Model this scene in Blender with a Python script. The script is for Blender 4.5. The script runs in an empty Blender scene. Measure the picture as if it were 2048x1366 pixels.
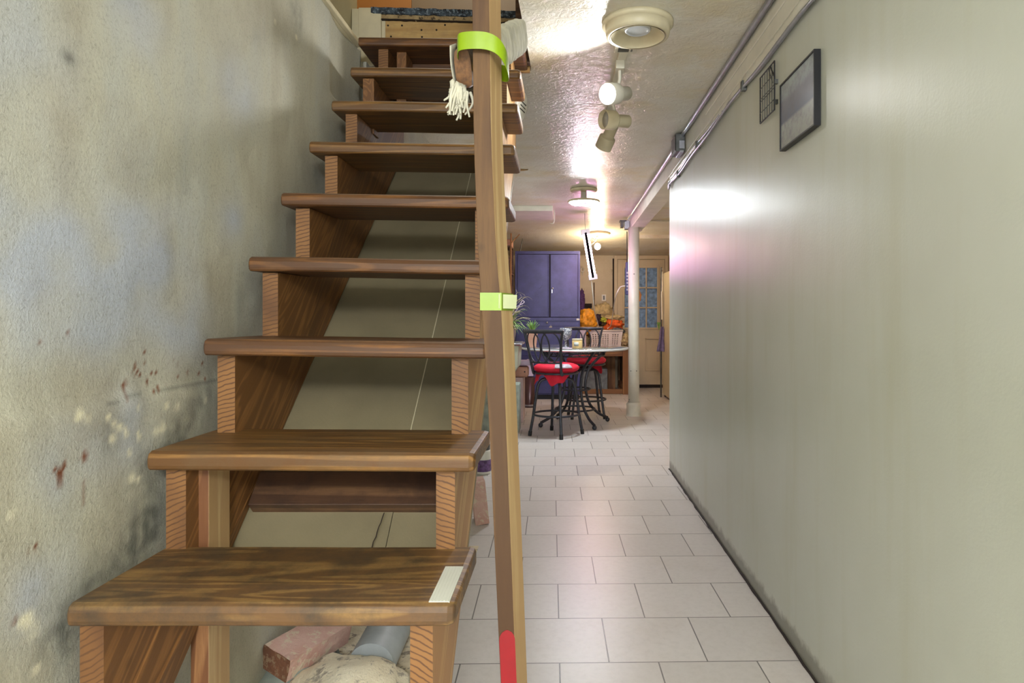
import bpy, bmesh, math, random
from mathutils import Vector, Matrix, noise
random.seed(7)
S = bpy.context.scene
PI = math.pi
# ---------------------------------------------------------------- camera
CX, CY, F, HC = 1129.0, 634.0, 1319.0, 1.085      # principal point (px of 2048x1366), focal length (px), eye height
cam = bpy.data.cameras.new('camera'); co = bpy.data.objects.new('camera', cam); S.collection.objects.link(co)
co.location = (0, 0, HC); co.rotation_euler = (PI/2, 0, 0)
cam.sensor_width = 36; cam.lens = F/2048*36
cam.shift_x = (1024-CX)/2048; cam.shift_y = (CY-683)/2048
cam.clip_start = 0.02
S.camera = co
# ---------------------------------------------------------------- world, exposure
W = bpy.data.worlds.new('world'); S.world = W; W.use_nodes = True
W.node_tree.nodes['Background'].inputs[0].default_value = (0.93, 0.96, 1.0, 1)
W.node_tree.nodes['Background'].inputs[1].default_value = 4.5
S.view_settings.view_transform = 'Standard'; S.view_settings.look = 'None'
S.view_settings.gamma = 1; S.view_settings.use_curve_mapping = False
S.view_settings.exposure = 0.0
# lamp powers; rear and stairwell are added fill (all built further down)
P_REAR_FILL, P_SPOT, P_DISC, P_TUBE, P_BULB, P_STAIR_FILL = 190.0, 6.5, 330.0, 105.0, 430.0, 45.0

# ---------------------------------------------------------------- helpers
def srgb(r, g, b):
    f = lambda c: ((c/255)/12.92 if c/255 <= 0.04045 else (((c/255)+0.055)/1.055)**2.4)
    return (f(r), f(g), f(b), 1)
def P(u, v, z):
    return Vector(((u-CX)*z/F, z, HC-(v-CY)*z/F))
def light(name, kind, loc, power, color, size=0.05, direction=None, spot=None, parent=None):
    l = bpy.data.lights.new(name, kind); l.energy = power; l.color = color
    if kind == 'AREA': l.shape = 'DISK'; l.size = size
    else: l.shadow_soft_size = size
    if spot: l.spot_size = spot; l.spot_blend = 0.6
    o = bpy.data.objects.new(name, l); S.collection.objects.link(o); o.location = loc
    if direction: o.rotation_euler = Vector(direction).to_track_quat('-Z', 'Y').to_euler()
    if parent:
        o.parent = parent; o.location = Vector(loc)-OFF.get(parent.name, Vector())
    return o
OFF = {}
class MB:
    def __init__(s): s.v = []; s.f = []; s.sm = []; s.mi = []
    def add(s, vs, fs, smooth=False, mi=0):
        n = len(s.v); s.v += [Vector(p) for p in vs]
        for f in fs: s.f.append([i+n for i in f]); s.sm.append(smooth); s.mi.append(mi)
        return s
    def box(s, a, b, M=None, mi=0):
        x0, y0, z0 = a; x1, y1, z1 = b
        vs = [Vector(p) for p in ((x0,y0,z0),(x1,y0,z0),(x1,y1,z0),(x0,y1,z0),(x0,y0,z1),(x1,y0,z1),(x1,y1,z1),(x0,y1,z1))]
        if M: vs = [M @ p for p in vs]
        return s.add(vs, [(3,2,1,0),(4,5,6,7),(0,1,5,4),(1,2,6,5),(2,3,7,6),(3,0,4,7)], False, mi)
    def quadprism(s, pts, vec, mi=0):           # polygon (list of 3d points) pushed along vec
        n = len(pts); vec = Vector(vec); a = [Vector(p) for p in pts]; b = [p+vec for p in a]
        fs = [tuple(range(n))[::-1], tuple(range(n, 2*n))] + [(i, (i+1) % n, n+(i+1) % n, n+i) for i in range(n)]
        return s.add(a+b, fs, False, mi)
    def tube(s, pts, r, n=10, closed=False, cap=True, flat=None):
        pts = [Vector(p) for p in pts]; m = len(pts)
        rs = r if isinstance(r, (list, tuple)) else [r]*m
        up = None; rings = []
        for i, p in enumerate(pts):
            if closed: t = pts[(i+1) % m]-pts[i-1]
            else: t = pts[min(i+1, m-1)]-pts[max(i-1, 0)]
            t.normalize()
            if up is None:
                up = Vector((0,0,1)) if abs(t.z) < .9 else Vector((0,1,0))
            side = t.cross(up); 
            if side.length < 1e-6: side = t.orthogonal()
            side.normalize(); up = side.cross(t).normalized()
            k = flat or 1
            rings.append([p + side*math.cos(2*PI*j/n)*rs[i] + up*math.sin(2*PI*j/n)*rs[i]*k for j in range(n)])
        vs = [q for R in rings for q in R]; fs = []
        for i in range(m if closed else m-1):
            a = i*n; b = ((i+1) % m)*n
            for j in range(n): fs.append((a+j, a+(j+1) % n, b+(j+1) % n, b+j))
        s.add(vs, fs, True)
        if cap and not closed:
            s.add(rings[0], [tuple(range(n))[::-1]]); s.add(rings[-1], [tuple(range(n))])
        return s
    def lathe(s, prof, n=32, M=None, smooth=True, cap=True):     # prof list of (r, z)
        vs = []; fs = []; m = len(prof)
        for r, z in prof:
            for j in range(n): vs.append(Vector((r*math.cos(2*PI*j/n), r*math.sin(2*PI*j/n), z)))
        for i in range(m-1):
            for j in range(n): fs.append((i*n+j, i*n+(j+1) % n, (i+1)*n+(j+1) % n, (i+1)*n+j))
        if cap and prof[0][0] > 1e-5: fs.append(tuple(range(n))[::-1])
        if cap and prof[-1][0] > 1e-5: fs.append(tuple((m-1)*n+j for j in range(n)))
        if M: vs = [M @ p for p in vs]
        return s.add(vs, fs, smooth)
    def blob(s, c, rad, amp=.15, freq=3, sub=3, seed=0, flatten=None, M=None):
        bm = bmesh.new(); bmesh.ops.create_icosphere(bm, subdivisions=sub, radius=1)
        vs = []
        for v in bm.verts:
            d = 1+amp*noise.noise(v.co*freq+Vector((seed*7.3, seed*1.7, seed)))+amp*.5*noise.noise(v.co*freq*2.7+Vector((seed, 3, seed)))
            p = Vector((v.co.x*rad[0]*d, v.co.y*rad[1]*d, v.co.z*rad[2]*d))
            if flatten is not None and p.z < flatten: p.z = flatten+(p.z-flatten)*.1
            if M: p = M @ p
            vs.append(p+Vector(c))
        fs = [[v.index for v in f.verts] for f in bm.faces]; bm.free()
        return s.add(vs, fs, True)
    def grid(s, nu, nv, fn, smooth=True):
        vs = [fn(i/nu, j/nv) for j in range(nv+1) for i in range(nu+1)]
        fs = [(j*(nu+1)+i, j*(nu+1)+i+1, (j+1)*(nu+1)+i+1, (j+1)*(nu+1)+i) for j in range(nv) for i in range(nu)]
        return s.add(vs, fs, smooth)
    def build(s, name, mat, parent=None, label=None, cat=None, group=None, kind=None, bevel=0, solid=0, sub=0, recalc=True, seg=2):
        if parent is not None: off = OFF.get(parent.name, Vector())
        else:
            lo = [min(p[i] for p in s.v) for i in range(3)]; hi = [max(p[i] for p in s.v) for i in range(3)]
            off = Vector(((lo[0]+hi[0])/2, (lo[1]+hi[1])/2, lo[2]))
        me = bpy.data.meshes.new(name)
        me.from_pydata([p-off for p in s.v], [], s.f)
        for p, sm, mi in zip(me.polygons, s.sm, s.mi): p.use_smooth = sm; p.material_index = mi
        if recalc:
            bm = bmesh.new(); bm.from_mesh(me); bmesh.ops.recalc_face_normals(bm, faces=bm.faces); bm.to_mesh(me); bm.free()
        for m in (mat if isinstance(mat, (list, tuple)) else [mat]): me.materials.append(m)
        o = bpy.data.objects.new(name, me); S.collection.objects.link(o)
        if parent is not None: o.parent = parent; OFF[o.name] = off
        else: o.location = off; OFF[o.name] = off
        if label: o['label'] = label
        if cat: o['category'] = cat
        if group: o['group'] = group
        if kind: o['kind'] = kind
        if bevel:
            b = o.modifiers.new('bevel', 'BEVEL'); b.width = bevel; b.segments = seg; b.limit_method = 'ANGLE'; b.angle_limit = .6
        if solid:
            d = o.modifiers.new('solid', 'SOLIDIFY'); d.thickness = solid; d.offset = 0
        if sub:
            d = o.modifiers.new('sub', 'SUBSURF'); d.levels = d.render_levels = sub
        return o
def thing(name, label, cat, loc=(0,0,0), group=None):
    o = bpy.data.objects.new(name, None); S.collection.objects.link(o); o.location = loc; o.empty_display_size = .05
    o['label'] = label; o['category'] = cat
    if group: o['group'] = group
    OFF[o.name] = Vector(loc)
    return o
def copy_tree(o, parent=None):
    c = o.copy(); S.collection.objects.link(c)
    if parent: c.parent = parent
    for ch in list(o.children): copy_tree(ch, c)
    return c
def RM(loc, rx=0, ry=0, rz=0):
    return Matrix.Translation(Vector(loc)) @ Matrix.Rotation(rz,4,'Z') @ Matrix.Rotation(ry,4,'Y') @ Matrix.Rotation(rx,4,'X')
def AM(loc, d):        # local +Z axis turned to direction d
    return Matrix.Translation(Vector(loc)) @ Vector(d).to_track_quat('Z','Y').to_matrix().to_4x4()
def bez(pts, n=8):     # Catmull-Rom through points
    pts = [Vector(p) for p in pts]; out = []
    for i in range(len(pts)-1):
        p0 = pts[max(i-1,0)]; p1 = pts[i]; p2 = pts[i+1]; p3 = pts[min(i+2,len(pts)-1)]
        for k in range(n):
            t = k/n
            out.append(.5*((2*p1)+(p2-p0)*t+(2*p0-5*p1+4*p2-p3)*t*t+(3*p1-p0-3*p2+p3)*t**3))
    out.append(pts[-1]); return out

# ---------------------------------------------------------------- materials
def newmat(name):
    m = bpy.data.materials.new(name); m.use_nodes = True; nt = m.node_tree
    return m, nt, nt.nodes['Principled BSDF']
class G:      # small node-graph helper
    def __init__(s, nt): s.nt = nt
    def n(s, t, **kw):
        nd = s.nt.nodes.new(t)
        for k, v in kw.items(): setattr(nd, k, v)
        return nd
    def l(s, a, b): s.nt.links.new(a, b)
    def coord(s, scale=(1,1,1), rot=(0,0,0), loc=(0,0,0)):
        c = s.n('ShaderNodeNewGeometry') if False else s.n('ShaderNodeTexCoord'); m = s.n('ShaderNodeMapping')
        m.inputs['Scale'].default_value = scale; m.inputs['Rotation'].default_value = rot; m.inputs['Location'].default_value = loc
        s.l(c.outputs['Object'], m.inputs[0]); return m.outputs[0]
    def noise(s, vec, scale=5, detail=4, rough=.55, dist=0):
        t = s.n('ShaderNodeTexNoise'); t.inputs['Scale'].default_value = scale; t.inputs['Detail'].default_value = detail
        t.inputs['Roughness'].default_value = rough; t.inputs['Distortion'].default_value = dist
        if vec: s.l(vec, t.inputs['Vector'])
        return t.outputs['Fac']
    def ramp(s, fac, stops, interp='LINEAR'):
        r = s.n('ShaderNodeValToRGB'); r.color_ramp.interpolation = interp
        e = r.color_ramp.elements
        while len(e) < len(stops): e.new(.5)
        for i, (p, c) in enumerate(stops):
            e[i].position = p; e[i].color = c if len(c) == 4 else (*c, 1)
        s.l(fac, r.inputs[0]); return r.outputs[0]
    def mix(s, fac, a, b, mode='MIX'):
        m = s.n('ShaderNodeMix', data_type='RGBA', blend_type=mode)
        for inp, val in ((m.inputs[0], fac), (m.inputs[6], a), (m.inputs[7], b)):
            if hasattr(val, 'is_linked') or isinstance(val, bpy.types.NodeSocket): s.l(val, inp)
            else: inp.default_value = val
        return m.outputs[2]
    def bump(s, h, strength=.3, dist=.01, prev=None):
        b = s.n('ShaderNodeBump'); b.inputs['Strength'].default_value = strength; b.inputs['Distance'].default_value = dist
        s.l(h, b.inputs['Height'])
        if prev: s.l(prev, b.inputs['Normal'])
        return b.outputs[0]
BW = ((0,0,0,1),(1,1,1,1))
def plain(name, col, rough=.5, metal=0, var=.08, scale=8, bump=.1, bscale=60, spec=.5, coat=0):
    m, nt, b = newmat(name); g = G(nt); v = g.coord()
    n = g.noise(v, scale, 5)
    c1 = tuple(max(0, c*(1-var*2)) for c in col[:3])+(1,); c2 = tuple(min(1, c*(1+var*2)) for c in col[:3])+(1,)
    g.l(g.ramp(n, [(.3, c1), (.7, c2)]), b.inputs['Base Color'])
    b.inputs['Roughness'].default_value = rough; b.inputs['Metallic'].default_value = metal
    b.inputs['Specular IOR Level'].default_value = spec; b.inputs['Coat Weight'].default_value = coat
    if bump: g.l(g.bump(g.noise(v, bscale, 3), bump, .002), b.inputs['Normal'])
    return m
def emis(name, col, strength):
    m, nt, b = newmat(name)
    b.inputs['Base Color'].default_value = (.8,.8,.8,1)
    b.inputs['Emission Color'].default_value = col; b.inputs['Emission Strength'].default_value = strength
    return m
def wood(name, light_c, dark_c, axis='X', rings=28, rough=.45, worn=None, worn_amt=.5, knots=.25, contrast=1.0, rot=0):
    """plank: grain lines run along axis"""
    m, nt, b = newmat(name); g = G(nt)
    st = {'X': (.07,1,1), 'Y': (1,.07,1), 'Z': (1,1,.07)}[axis]
    c = g.n('ShaderNodeTexCoord'); mp0 = g.n('ShaderNodeMapping'); mp0.inputs['Rotation'].default_value = (rot,0,0)
    g.l(c.outputs['Object'], mp0.inputs[0])
    mp = g.n('ShaderNodeMapping'); mp.inputs['Scale'].default_value = st; g.l(mp0.outputs[0], mp.inputs[0]); v = mp.outputs[0]
    big = g.noise(v, 7, 3, .5, .6)
    mul = g.n('ShaderNodeMath', operation='MULTIPLY'); mul.inputs[1].default_value = rings; g.l(big, mul.inputs[0])
    sn = g.n('ShaderNodeMath', operation='SINE'); g.l(mul.outputs[0], sn.inputs[0])
    ringc = g.ramp(sn.outputs[0], [(.0, dark_c), (.75, light_c)]) if contrast >= 1 else g.mix(contrast, light_c, g.ramp(sn.outputs[0], [(0, dark_c), (.75, light_c)]))
    fine = g.noise(v, 130, 4, .7)
    col = g.mix(g.ramp(fine, [(.35, (.55,.55,.55,1)), (.65, (0,0,0,1))]), ringc, dark_c)
    blotch = g.noise(mp0.outputs[0], 4, 4, .6)
    col = g.mix(g.ramp(blotch, [(.35, (0,0,0,1)), (.75, (.45,.45,.45,1))]), col, dark_c)
    if worn is not None:
        w = g.noise(mp0.outputs[0], 9, 8, .72)
        col = g.mix(g.ramp(w, [(.42, (0,0,0,1)), (.62, (worn_amt,)*3+(1,))]), col, worn)
    kn = g.n('ShaderNodeTexVoronoi'); kn.inputs['Scale'].default_value = 6; g.l(mp0.outputs[0], kn.inputs['Vector'])
    dk = tuple(x*.25 for x in dark_c[:3])+(1,)
    col = g.mix(g.ramp(kn.outputs['Distance'], [(.03, (knots,)*3+(1,)), (.09, (0,0,0,1))]), col, dk)
    g.l(col, b.inputs['Base Color'])
    b.inputs['Roughness'].default_value = rough
    g.l(g.bump(fine, .25, .002), b.inputs['Normal'])
    return m
def endgrain(name, light_c, dark_c, seed=0):
    m, nt, b = newmat(name); g = G(nt)
    v = g.coord((1,.3,1), (0,0,0), (seed*.13, 0, seed*.31))
    d = g.noise(v, 6, 2, .5, .2)
    w = g.n('ShaderNodeTexWave', wave_type='RINGS', rings_direction='Y'); w.inputs['Scale'].default_value = 30
    w.inputs['Distortion'].default_value = 6; w.inputs['Detail'].default_value = 3; w.inputs['Detail Scale'].default_value = .6
    g.l(v, w.inputs['Vector'])
    col = g.ramp(w.outputs['Fac'], [(.02, dark_c), (.28, light_c)])
    col = g.mix(g.ramp(d, [(.45, (0,0,0,1)), (.7, (.8,.8,.8,1))]), col, dark_c)
    g.l(col, b.inputs['Base Color']); b.inputs['Roughness'].default_value = .6
    g.l(g.bump(g.noise(g.coord(), 90, 3), .2, .002), b.inputs['Normal'])
    return m

M = {}
# stair timber
M['tread_a'] = wood('tread_wood_dark', srgb(152,118,68), srgb(106,76,44), 'X', 90, .5, srgb(52,46,38), .7)
M['tread_b'] = wood('tread_wood_amber', srgb(154,112,58), srgb(98,66,32), 'X', 90, .48, srgb(100,80,54), .5)
M['tread_c'] = wood('tread_wood_red', srgb(130,86,42), srgb(86,54,26), 'X', 90, .5, srgb(80,58,40), .45)
M['stringer'] = wood('stringer_wood', srgb(148,102,54), srgb(104,68,34), 'Y', 110, .55, None, 0, .2, .8, rot=-PI/4)
M['stringer_pale'] = wood('stringer_wood_pale', srgb(205,168,112), srgb(168,122,74), 'Y', 40, .5, None, 0, .3, .8, rot=-PI/4)
M['end_a'] = endgrain('stringer_cut_face', srgb(140,98,54), srgb(92,60,34), 0)
M['leg_wood'] = wood('post_wood', srgb(172,124,78), srgb(112,70,40), 'Z', 60, .6, None, 0, .4, .9)
M['rail_post'] = wood('handrail_post_wood', srgb(108,78,44), srgb(80,54,30), 'Z', 60, .7, None, 0, .45, .9)
M['rail_post_pale'] = wood('handrail_post_pale_edge', srgb(200,172,126), srgb(172,138,94), 'Z', 50, .6, None, 0, .3, .8)
M['rail_wood'] = wood('handrail_wood', srgb(150,104,58), srgb(78,48,28), 'Y', 20, .5, srgb(50,34,24), .8)
M['ply'] = wood('header_board_wood', srgb(206,172,110), srgb(176,136,78), 'X', 30, .6, srgb(120,100,74), .3)
M['brace'] = wood('brace_wood', srgb(126,92,62), srgb(84,58,40), 'X', 40, .5, srgb(50,36,30), .6)
M['bench_wood'] = wood('bench_wood', srgb(180,132,80), srgb(130,88,50), 'Z', 20, .6)
M['bench_wood_x'] = wood('bench_wood_long', srgb(186,136,82), srgb(130,88,50), 'X', 20, .6)
M['panel'] = plain('underside_board', srgb(128,118,92), .5, 0, .07, 5, .15, 200)
M['tape_green'] = plain('green_tape', srgb(132,162,14), .3, 0, .05, 14, .1, 30)
M['tape_clear'] = plain('clear_tape', srgb(214,222,176), .25, 0, .03)
M['red_paint'] = plain('red_paint', srgb(152,10,22), .45, 0, .08, 10)
M['strip'] = plain('white_grip_strip', srgb(206,208,198), .5, 0, .03)
M['cloth_white'] = plain('white_cloth', srgb(196,192,172), .85, 0, .12, 14, .4, 120)
M['white_paint'] = plain('white_enamel', srgb(222,220,206), .35, 0, .05, 6, .05)
M['white_plastic'] = plain('white_plastic', srgb(232,230,220), .35, 0, .02)
M['cream_plastic'] = plain('aged_cream_plastic', srgb(212,202,170), .4, 0, .05, 10)
M['steel'] = plain('galvanised_steel', srgb(168,170,178), .3, .9, .08, 20)
M['steel_dark'] = plain('dark_steel', srgb(92,94,92), .45, .7, .15, 20)
M['black'] = plain('black_metal', srgb(30,30,34), .4, .3, .1)
M['iron'] = plain('dark_wrought_iron', srgb(58,60,68), .34, .5, .12, 30, .1, 200)
M['red_cloth'] = plain('red_cushion_cloth', srgb(206,22,52), .75, 0, .08, 12, .3, 80)
M['grey_cloth'] = plain('grey_cloth', srgb(176,170,178), .8, 0, .2, 30, .3, 90)
M['navy'] = plain('dark_blue_metal', srgb(66,68,118), .38, .15, .1, 9, .15, 40)
m = M['navy']; g = G(m.node_tree); b = m.node_tree.nodes['Principled BSDF']; v = g.coord()
src = b.inputs['Base Color'].links[0].from_socket
g.l(g.mix(g.ramp(g.noise(v, 16, 8, .75, 1.2), [(.60, (0,0,0,1)), (.66, (.6,)*3+(1,))]), src, srgb(38,40,74)), b.inputs['Base Color'])
M['navy_dark'] = plain('dark_blue_shadow_gap', srgb(16,16,30), .6)
M['door_paint'] = plain('door_cream_paint', srgb(206,190,158), .45, 0, .04, 5)
M['pane'] = plain('blue_curtained_glass', srgb(126,158,196), .2, 0, .25, 18, .1, 20)
M['brown_dark'] = plain('dark_brown_gap', srgb(34,22,16), .8)
M['basket'] = plain('white_basket_plastic', srgb(226,216,214), .4, 0, .03)
M['orange'] = plain('orange_cloth', srgb(222,96,36), .8, 0, .18, 18, .4, 40)
M['amber'] = plain('amber_bag_cloth', srgb(222,150,36), .6, 0, .18, 24, .5, 30)
M['olive_cloth'] = plain('tan_cloth', srgb(142,112,78), .8, 0, .15, 18, .4, 40)
M['dark_cloth'] = plain('dark_purple_cloth', srgb(48,30,52), .8, 0, .3, 30, .4, 40)
M['lime'] = plain('lime_cloth', srgb(178,188,60), .7, 0, .15, 20, .3)
M['beige_cloth'] = plain('beige_cloth', srgb(196,176,132), .85, 0, .15, 22, .5, 40)
M['lilac'] = plain('lilac_cloth', srgb(126,118,158), .85, 0, .12, 30, .4, 70)
M['teal_cloth'] = plain('multicolour_cloth', srgb(96,104,112), .8, 0, .35, 30, .4)
M['leaf'] = plain('green_leaf', srgb(112,156,78), .45, 0, .2, 20)
M['leaf_pale'] = plain('pale_leaf', srgb(196,190,160), .5, 0, .15, 20)
M['terracotta'] = plain('terracotta', srgb(196,148,126), .7, 0, .1)
M['sink'] = plain('grey_green_tub', srgb(184,188,170), .5, 0, .08, 7)
M['block'] = plain('grey_concrete_block', srgb(150,158,148), .85, 0, .12, 16, .5, 80)
M['brown_bin'] = plain('dark_brown_bin', srgb(74,48,46), .3, .3, .08)
M['candle'] = plain('candle_wax_glass', srgb(214,186,130), .25, 0, .08, 18)
M['fridge'] = plain('cream_fridge', srgb(214,200,164), .35, 0, .03)
M['lens_off'] = plain('unlit_lens', srgb(190,196,200), .2, 0, .05)
M['lamp_on'] = emis('lit_lens', (1,1,1,1), 9)
M['ring_on'] = emis('lit_led_ring', (.90,.96,1,1), P_DISC)
M['tube_on'] = emis('lit_grow_tube', (1,.44,.82,1), P_TUBE)
M['bulb_on'] = emis('lit_warm_bulb', (1,.76,.46,1), P_BULB)
m, nt, b = newmat('clear_glass'); b.inputs['Base Color'].default_value = (.82,.92,.9,1); b.inputs['Roughness'].default_value = .04
b.inputs['Transmission Weight'].default_value = .9; b.inputs['IOR'].default_value = 1.45; M['glass'] = m
m, nt, b = newmat('cut_crystal'); g = G(nt); v = g.coord()
vo = g.n('ShaderNodeTexVoronoi'); vo.inputs['Scale'].default_value = 70; g.l(v, vo.inputs['Vector'])
g.l(g.ramp(vo.outputs['Distance'], [(.1, srgb(235,238,240)), (.6, srgb(120,124,136))]), b.inputs['Base Color'])
b.inputs['Roughness'].default_value = .1; b.inputs['Transmission Weight'].default_value = .25
g.l(g.bump(vo.outputs['Distance'], .8, .004), b.inputs['Normal']); M['crystal'] = m

# right wall: satin green-grey paint
m, nt, b = newmat('satin_grey_green_paint'); g = G(nt); v = g.coord(); vs_ = g.coord((1,1,.12))
c = g.ramp(g.noise(v, 1.6, 5), [(.3, srgb(196,200,187)), (.7, srgb(204,208,199))])
c = g.mix(g.ramp(g.noise(vs_, 7, 4, .6), [(.5, (0,0,0,1)), (.75, (.4,.4,.4,1))]), c, srgb(186,186,160))
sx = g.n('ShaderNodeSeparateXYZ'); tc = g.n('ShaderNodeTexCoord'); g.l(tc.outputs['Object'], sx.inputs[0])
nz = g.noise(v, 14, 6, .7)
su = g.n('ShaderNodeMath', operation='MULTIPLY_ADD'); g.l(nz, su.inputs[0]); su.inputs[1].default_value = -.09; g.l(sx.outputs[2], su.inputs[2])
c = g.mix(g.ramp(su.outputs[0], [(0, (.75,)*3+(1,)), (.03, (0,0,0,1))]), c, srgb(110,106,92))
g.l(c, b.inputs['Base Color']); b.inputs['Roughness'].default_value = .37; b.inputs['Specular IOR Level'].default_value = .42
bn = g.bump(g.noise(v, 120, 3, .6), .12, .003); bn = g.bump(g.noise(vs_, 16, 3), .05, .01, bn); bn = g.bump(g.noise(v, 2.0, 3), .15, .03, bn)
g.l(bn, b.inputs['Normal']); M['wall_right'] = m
# ceiling: glossy lumpy paint with yellowing
m, nt, b = newmat('glossy_ceiling_paint'); g = G(nt); v = g.coord()
c = g.ramp(g.noise(v, 2.2, 5, .6), [(.35, srgb(232,231,220)), (.65, srgb(218,212,194))])
c = g.mix(g.ramp(g.noise(g.coord(loc=(3,1,0)), 1.7, 6, .6), [(.52, (0,0,0,1)), (.72, (.75,)*3+(1,))]), c, srgb(214,196,138))
g.l(c, b.inputs['Base Color']); b.inputs['Roughness'].default_value = .3; b.inputs['Specular IOR Level'].default_value = .32
bn = g.bump(g.noise(v, 26, 5, .6, 1.5), .6, .008); bn = g.bump(g.noise(v, 4, 3), .35, .03, bn)
g.l(bn, b.inputs['Normal']); M['ceiling'] = m
# back wall etc.
m, nt, b = newmat('aged_cream_wall_paint'); g = G(nt); v = g.coord()
c = g.ramp(g.noise(v, 1.8, 6, .6), [(.35, srgb(206,192,160)), (.65, srgb(190,172,134))])
c = g.mix(g.ramp(g.noise(v, 3.2, 7, .65), [(.60, (0,0,0,1)), (.63, (.6,)*3+(1,))]), c, srgb(150,126,86))
g.l(c, b.inputs['Base Color']); b.inputs['Roughness'].default_value = .4
g.l(g.bump(g.noise(v, 30, 5), .3, .006), b.inputs['Normal']); M['wall_cream'] = m
M['stairwell'] = plain('stairwell_olive_paint', srgb(158,150,120), .5, 0, .05, 3)
M['stairwell_back'] = plain('stairwell_brown_wall', srgb(96,80,60), .6, 0, .06, 3)
M['stairwell_orange'] = plain('stairwell_orange_wall', srgb(136,88,34), .6, 0, .06, 3)
# floor tile
m, nt, b = newmat('pale_floor_tile'); g = G(nt)
tc = g.n('ShaderNodeTexCoord'); mp = g.n('ShaderNodeMapping'); mp.vector_type = 'POINT'
ang = math.radians(1.1)
mp.inputs['Rotation'].default_value = (0,0,-ang); mp.inputs['Location'].default_value = (.041-.04+.155-.025, -2.373+.0, 0)
g.l(tc.outputs['Object'], mp.inputs[0]); v = mp.outputs[0]
br = g.n('ShaderNodeTexBrick'); br.offset = .5; br.inputs['Scale'].default_value = 1
br.inputs['Brick Width'].default_value = .311; br.inputs['Row Height'].default_value = .305
br.inputs['Mortar Size'].default_value = .0022; br.inputs['Mortar Smooth'].default_value = .1; br.inputs['Bias'].default_value = 0
br.inputs['Color1'].default_value = srgb(214,208,204); br.inputs['Color2'].default_value = srgb(204,198,193); br.inputs['Mortar'].default_value = srgb(96,92,88)
g.l(v, br.inputs['Vector'])
c = g.mix(g.ramp(g.noise(v, 40, 6, .7), [(.45, (0,0,0,1)), (.8, (.35,)*3+(1,))]), br.outputs['Color'], srgb(172,166,160))
c = g.mix(g.ramp(g.noise(v, 3, 5, .6), [(.5, (0,0,0,1)), (.85, (.4,)*3+(1,))]), c, srgb(186,174,160))
g.l(c, b.inputs['Base Color']); b.inputs['Roughness'].default_value = .36
inv = g.n('ShaderNodeMath', operation='SUBTRACT'); inv.inputs[0].default_value = 1; g.l(br.outputs['Fac'], inv.inputs[1])
bn = g.bump(inv.outputs[0], .5, .003); bn = g.bump(g.noise(v, 60, 4), .08, .002, bn)
g.l(bn, b.inputs['Normal']); M['tile'] = m
# rubble / dusty mortar ground
def stone(name, c1, c2, c3, sc=9):
    m, nt, b = newmat(name); g = G(nt); v = g.coord()
    c = g.ramp(g.noise(v, sc, 6, .65), [(.35, c1), (.62, c2)])
    c = g.mix(g.ramp(g.noise(v, sc*3, 5, .7), [(.53, (0,0,0,1)), (.60, (.85,)*3+(1,))]), c, c3)
    g.l(c, b.inputs['Base Color']); b.inputs['Roughness'].default_value = .9
    g.l(g.bump(g.noise(v, sc*4, 6, .7), .9, .012), b.inputs['Normal']); return m
M['mortar'] = stone('dusty_mortar', srgb(236,224,198), srgb(222,206,176), srgb(140,126,110))
M['rock'] = stone('cream_stone', srgb(238,228,202), srgb(226,212,182), srgb(150,140,126), 7)
M['brick_pink'] = stone('pink_brick', srgb(226,190,176), srgb(214,168,152), srgb(226,210,184), 11)
M['brick_brown'] = stone('brown_brick_face', srgb(146,98,70), srgb(122,80,58), srgb(170,140,110), 16)
M['pipe_grey'] = plain('grey_drain_pipe', srgb(160,166,168), .5, 0, .1, 8, .2)
# left concrete wall with vertex masks (rust, cream chips, dark stain, blue bloom)
m, nt, b = newmat('stained_concrete_wall'); g = G(nt); v = g.coord(); vz = g.coord((1,1,.35))
c = g.ramp(g.noise(vz, 4.5, 6, .6, .3), [(.32, srgb(172,166,146)), (.5, srgb(190,187,168)), (.72, srgb(184,186,178))])
at = g.n('ShaderNodeVertexColor'); at.layer_name = 'stain'
sp = g.n('ShaderNodeSeparateColor'); g.l(at.outputs['Color'], sp.inputs[0])
c = g.mix(sp.outputs[2], c, srgb(176,184,200))
c = g.mix(g.ramp(g.noise(v, 150, 4, .8), [(.52, (0,0,0,1)), (.75, (.6,)*3+(1,))]), c, srgb(118,112,98))
c = g.mix(g.ramp(g.noise(v, 2.4, 5, .6), [(.55, (0,0,0,1)), (.8, (.6,)*3+(1,))]), c, srgb(146,132,108))
c = g.mix(at.outputs['Alpha'], c, srgb(88,90,84))
c = g.mix(sp.outputs[1], c, srgb(232,226,198))
c = g.mix(sp.outputs[0], c, srgb(118,62,28))
g.l(c, b.inputs['Base Color']); b.inputs['Roughness'].default_value = .62
bn = g.bump(g.noise(v, 170, 4, .7), .55, .004); bn = g.bump(g.noise(v, 9, 4), .4, .012, bn)
g.l(bn, b.inputs['Normal']); M['concrete'] = m

# ---------------------------------------------------------------- setting
XL, XR, ZC = -.845, .75, 2.20
YB = 10.15
MB().box((-1.2,-2.2,-.1), (2.1, YB, 0)).build('floor', M['tile'], kind='structure').location.z = -.1
# move the texture origin of the floor to the world origin
fl = bpy.data.objects['floor']
for vtx in fl.data.vertices: vtx.co += Vector((fl.location.x, fl.location.y, fl.location.z))
fl.location = (0,0,0)
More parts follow.
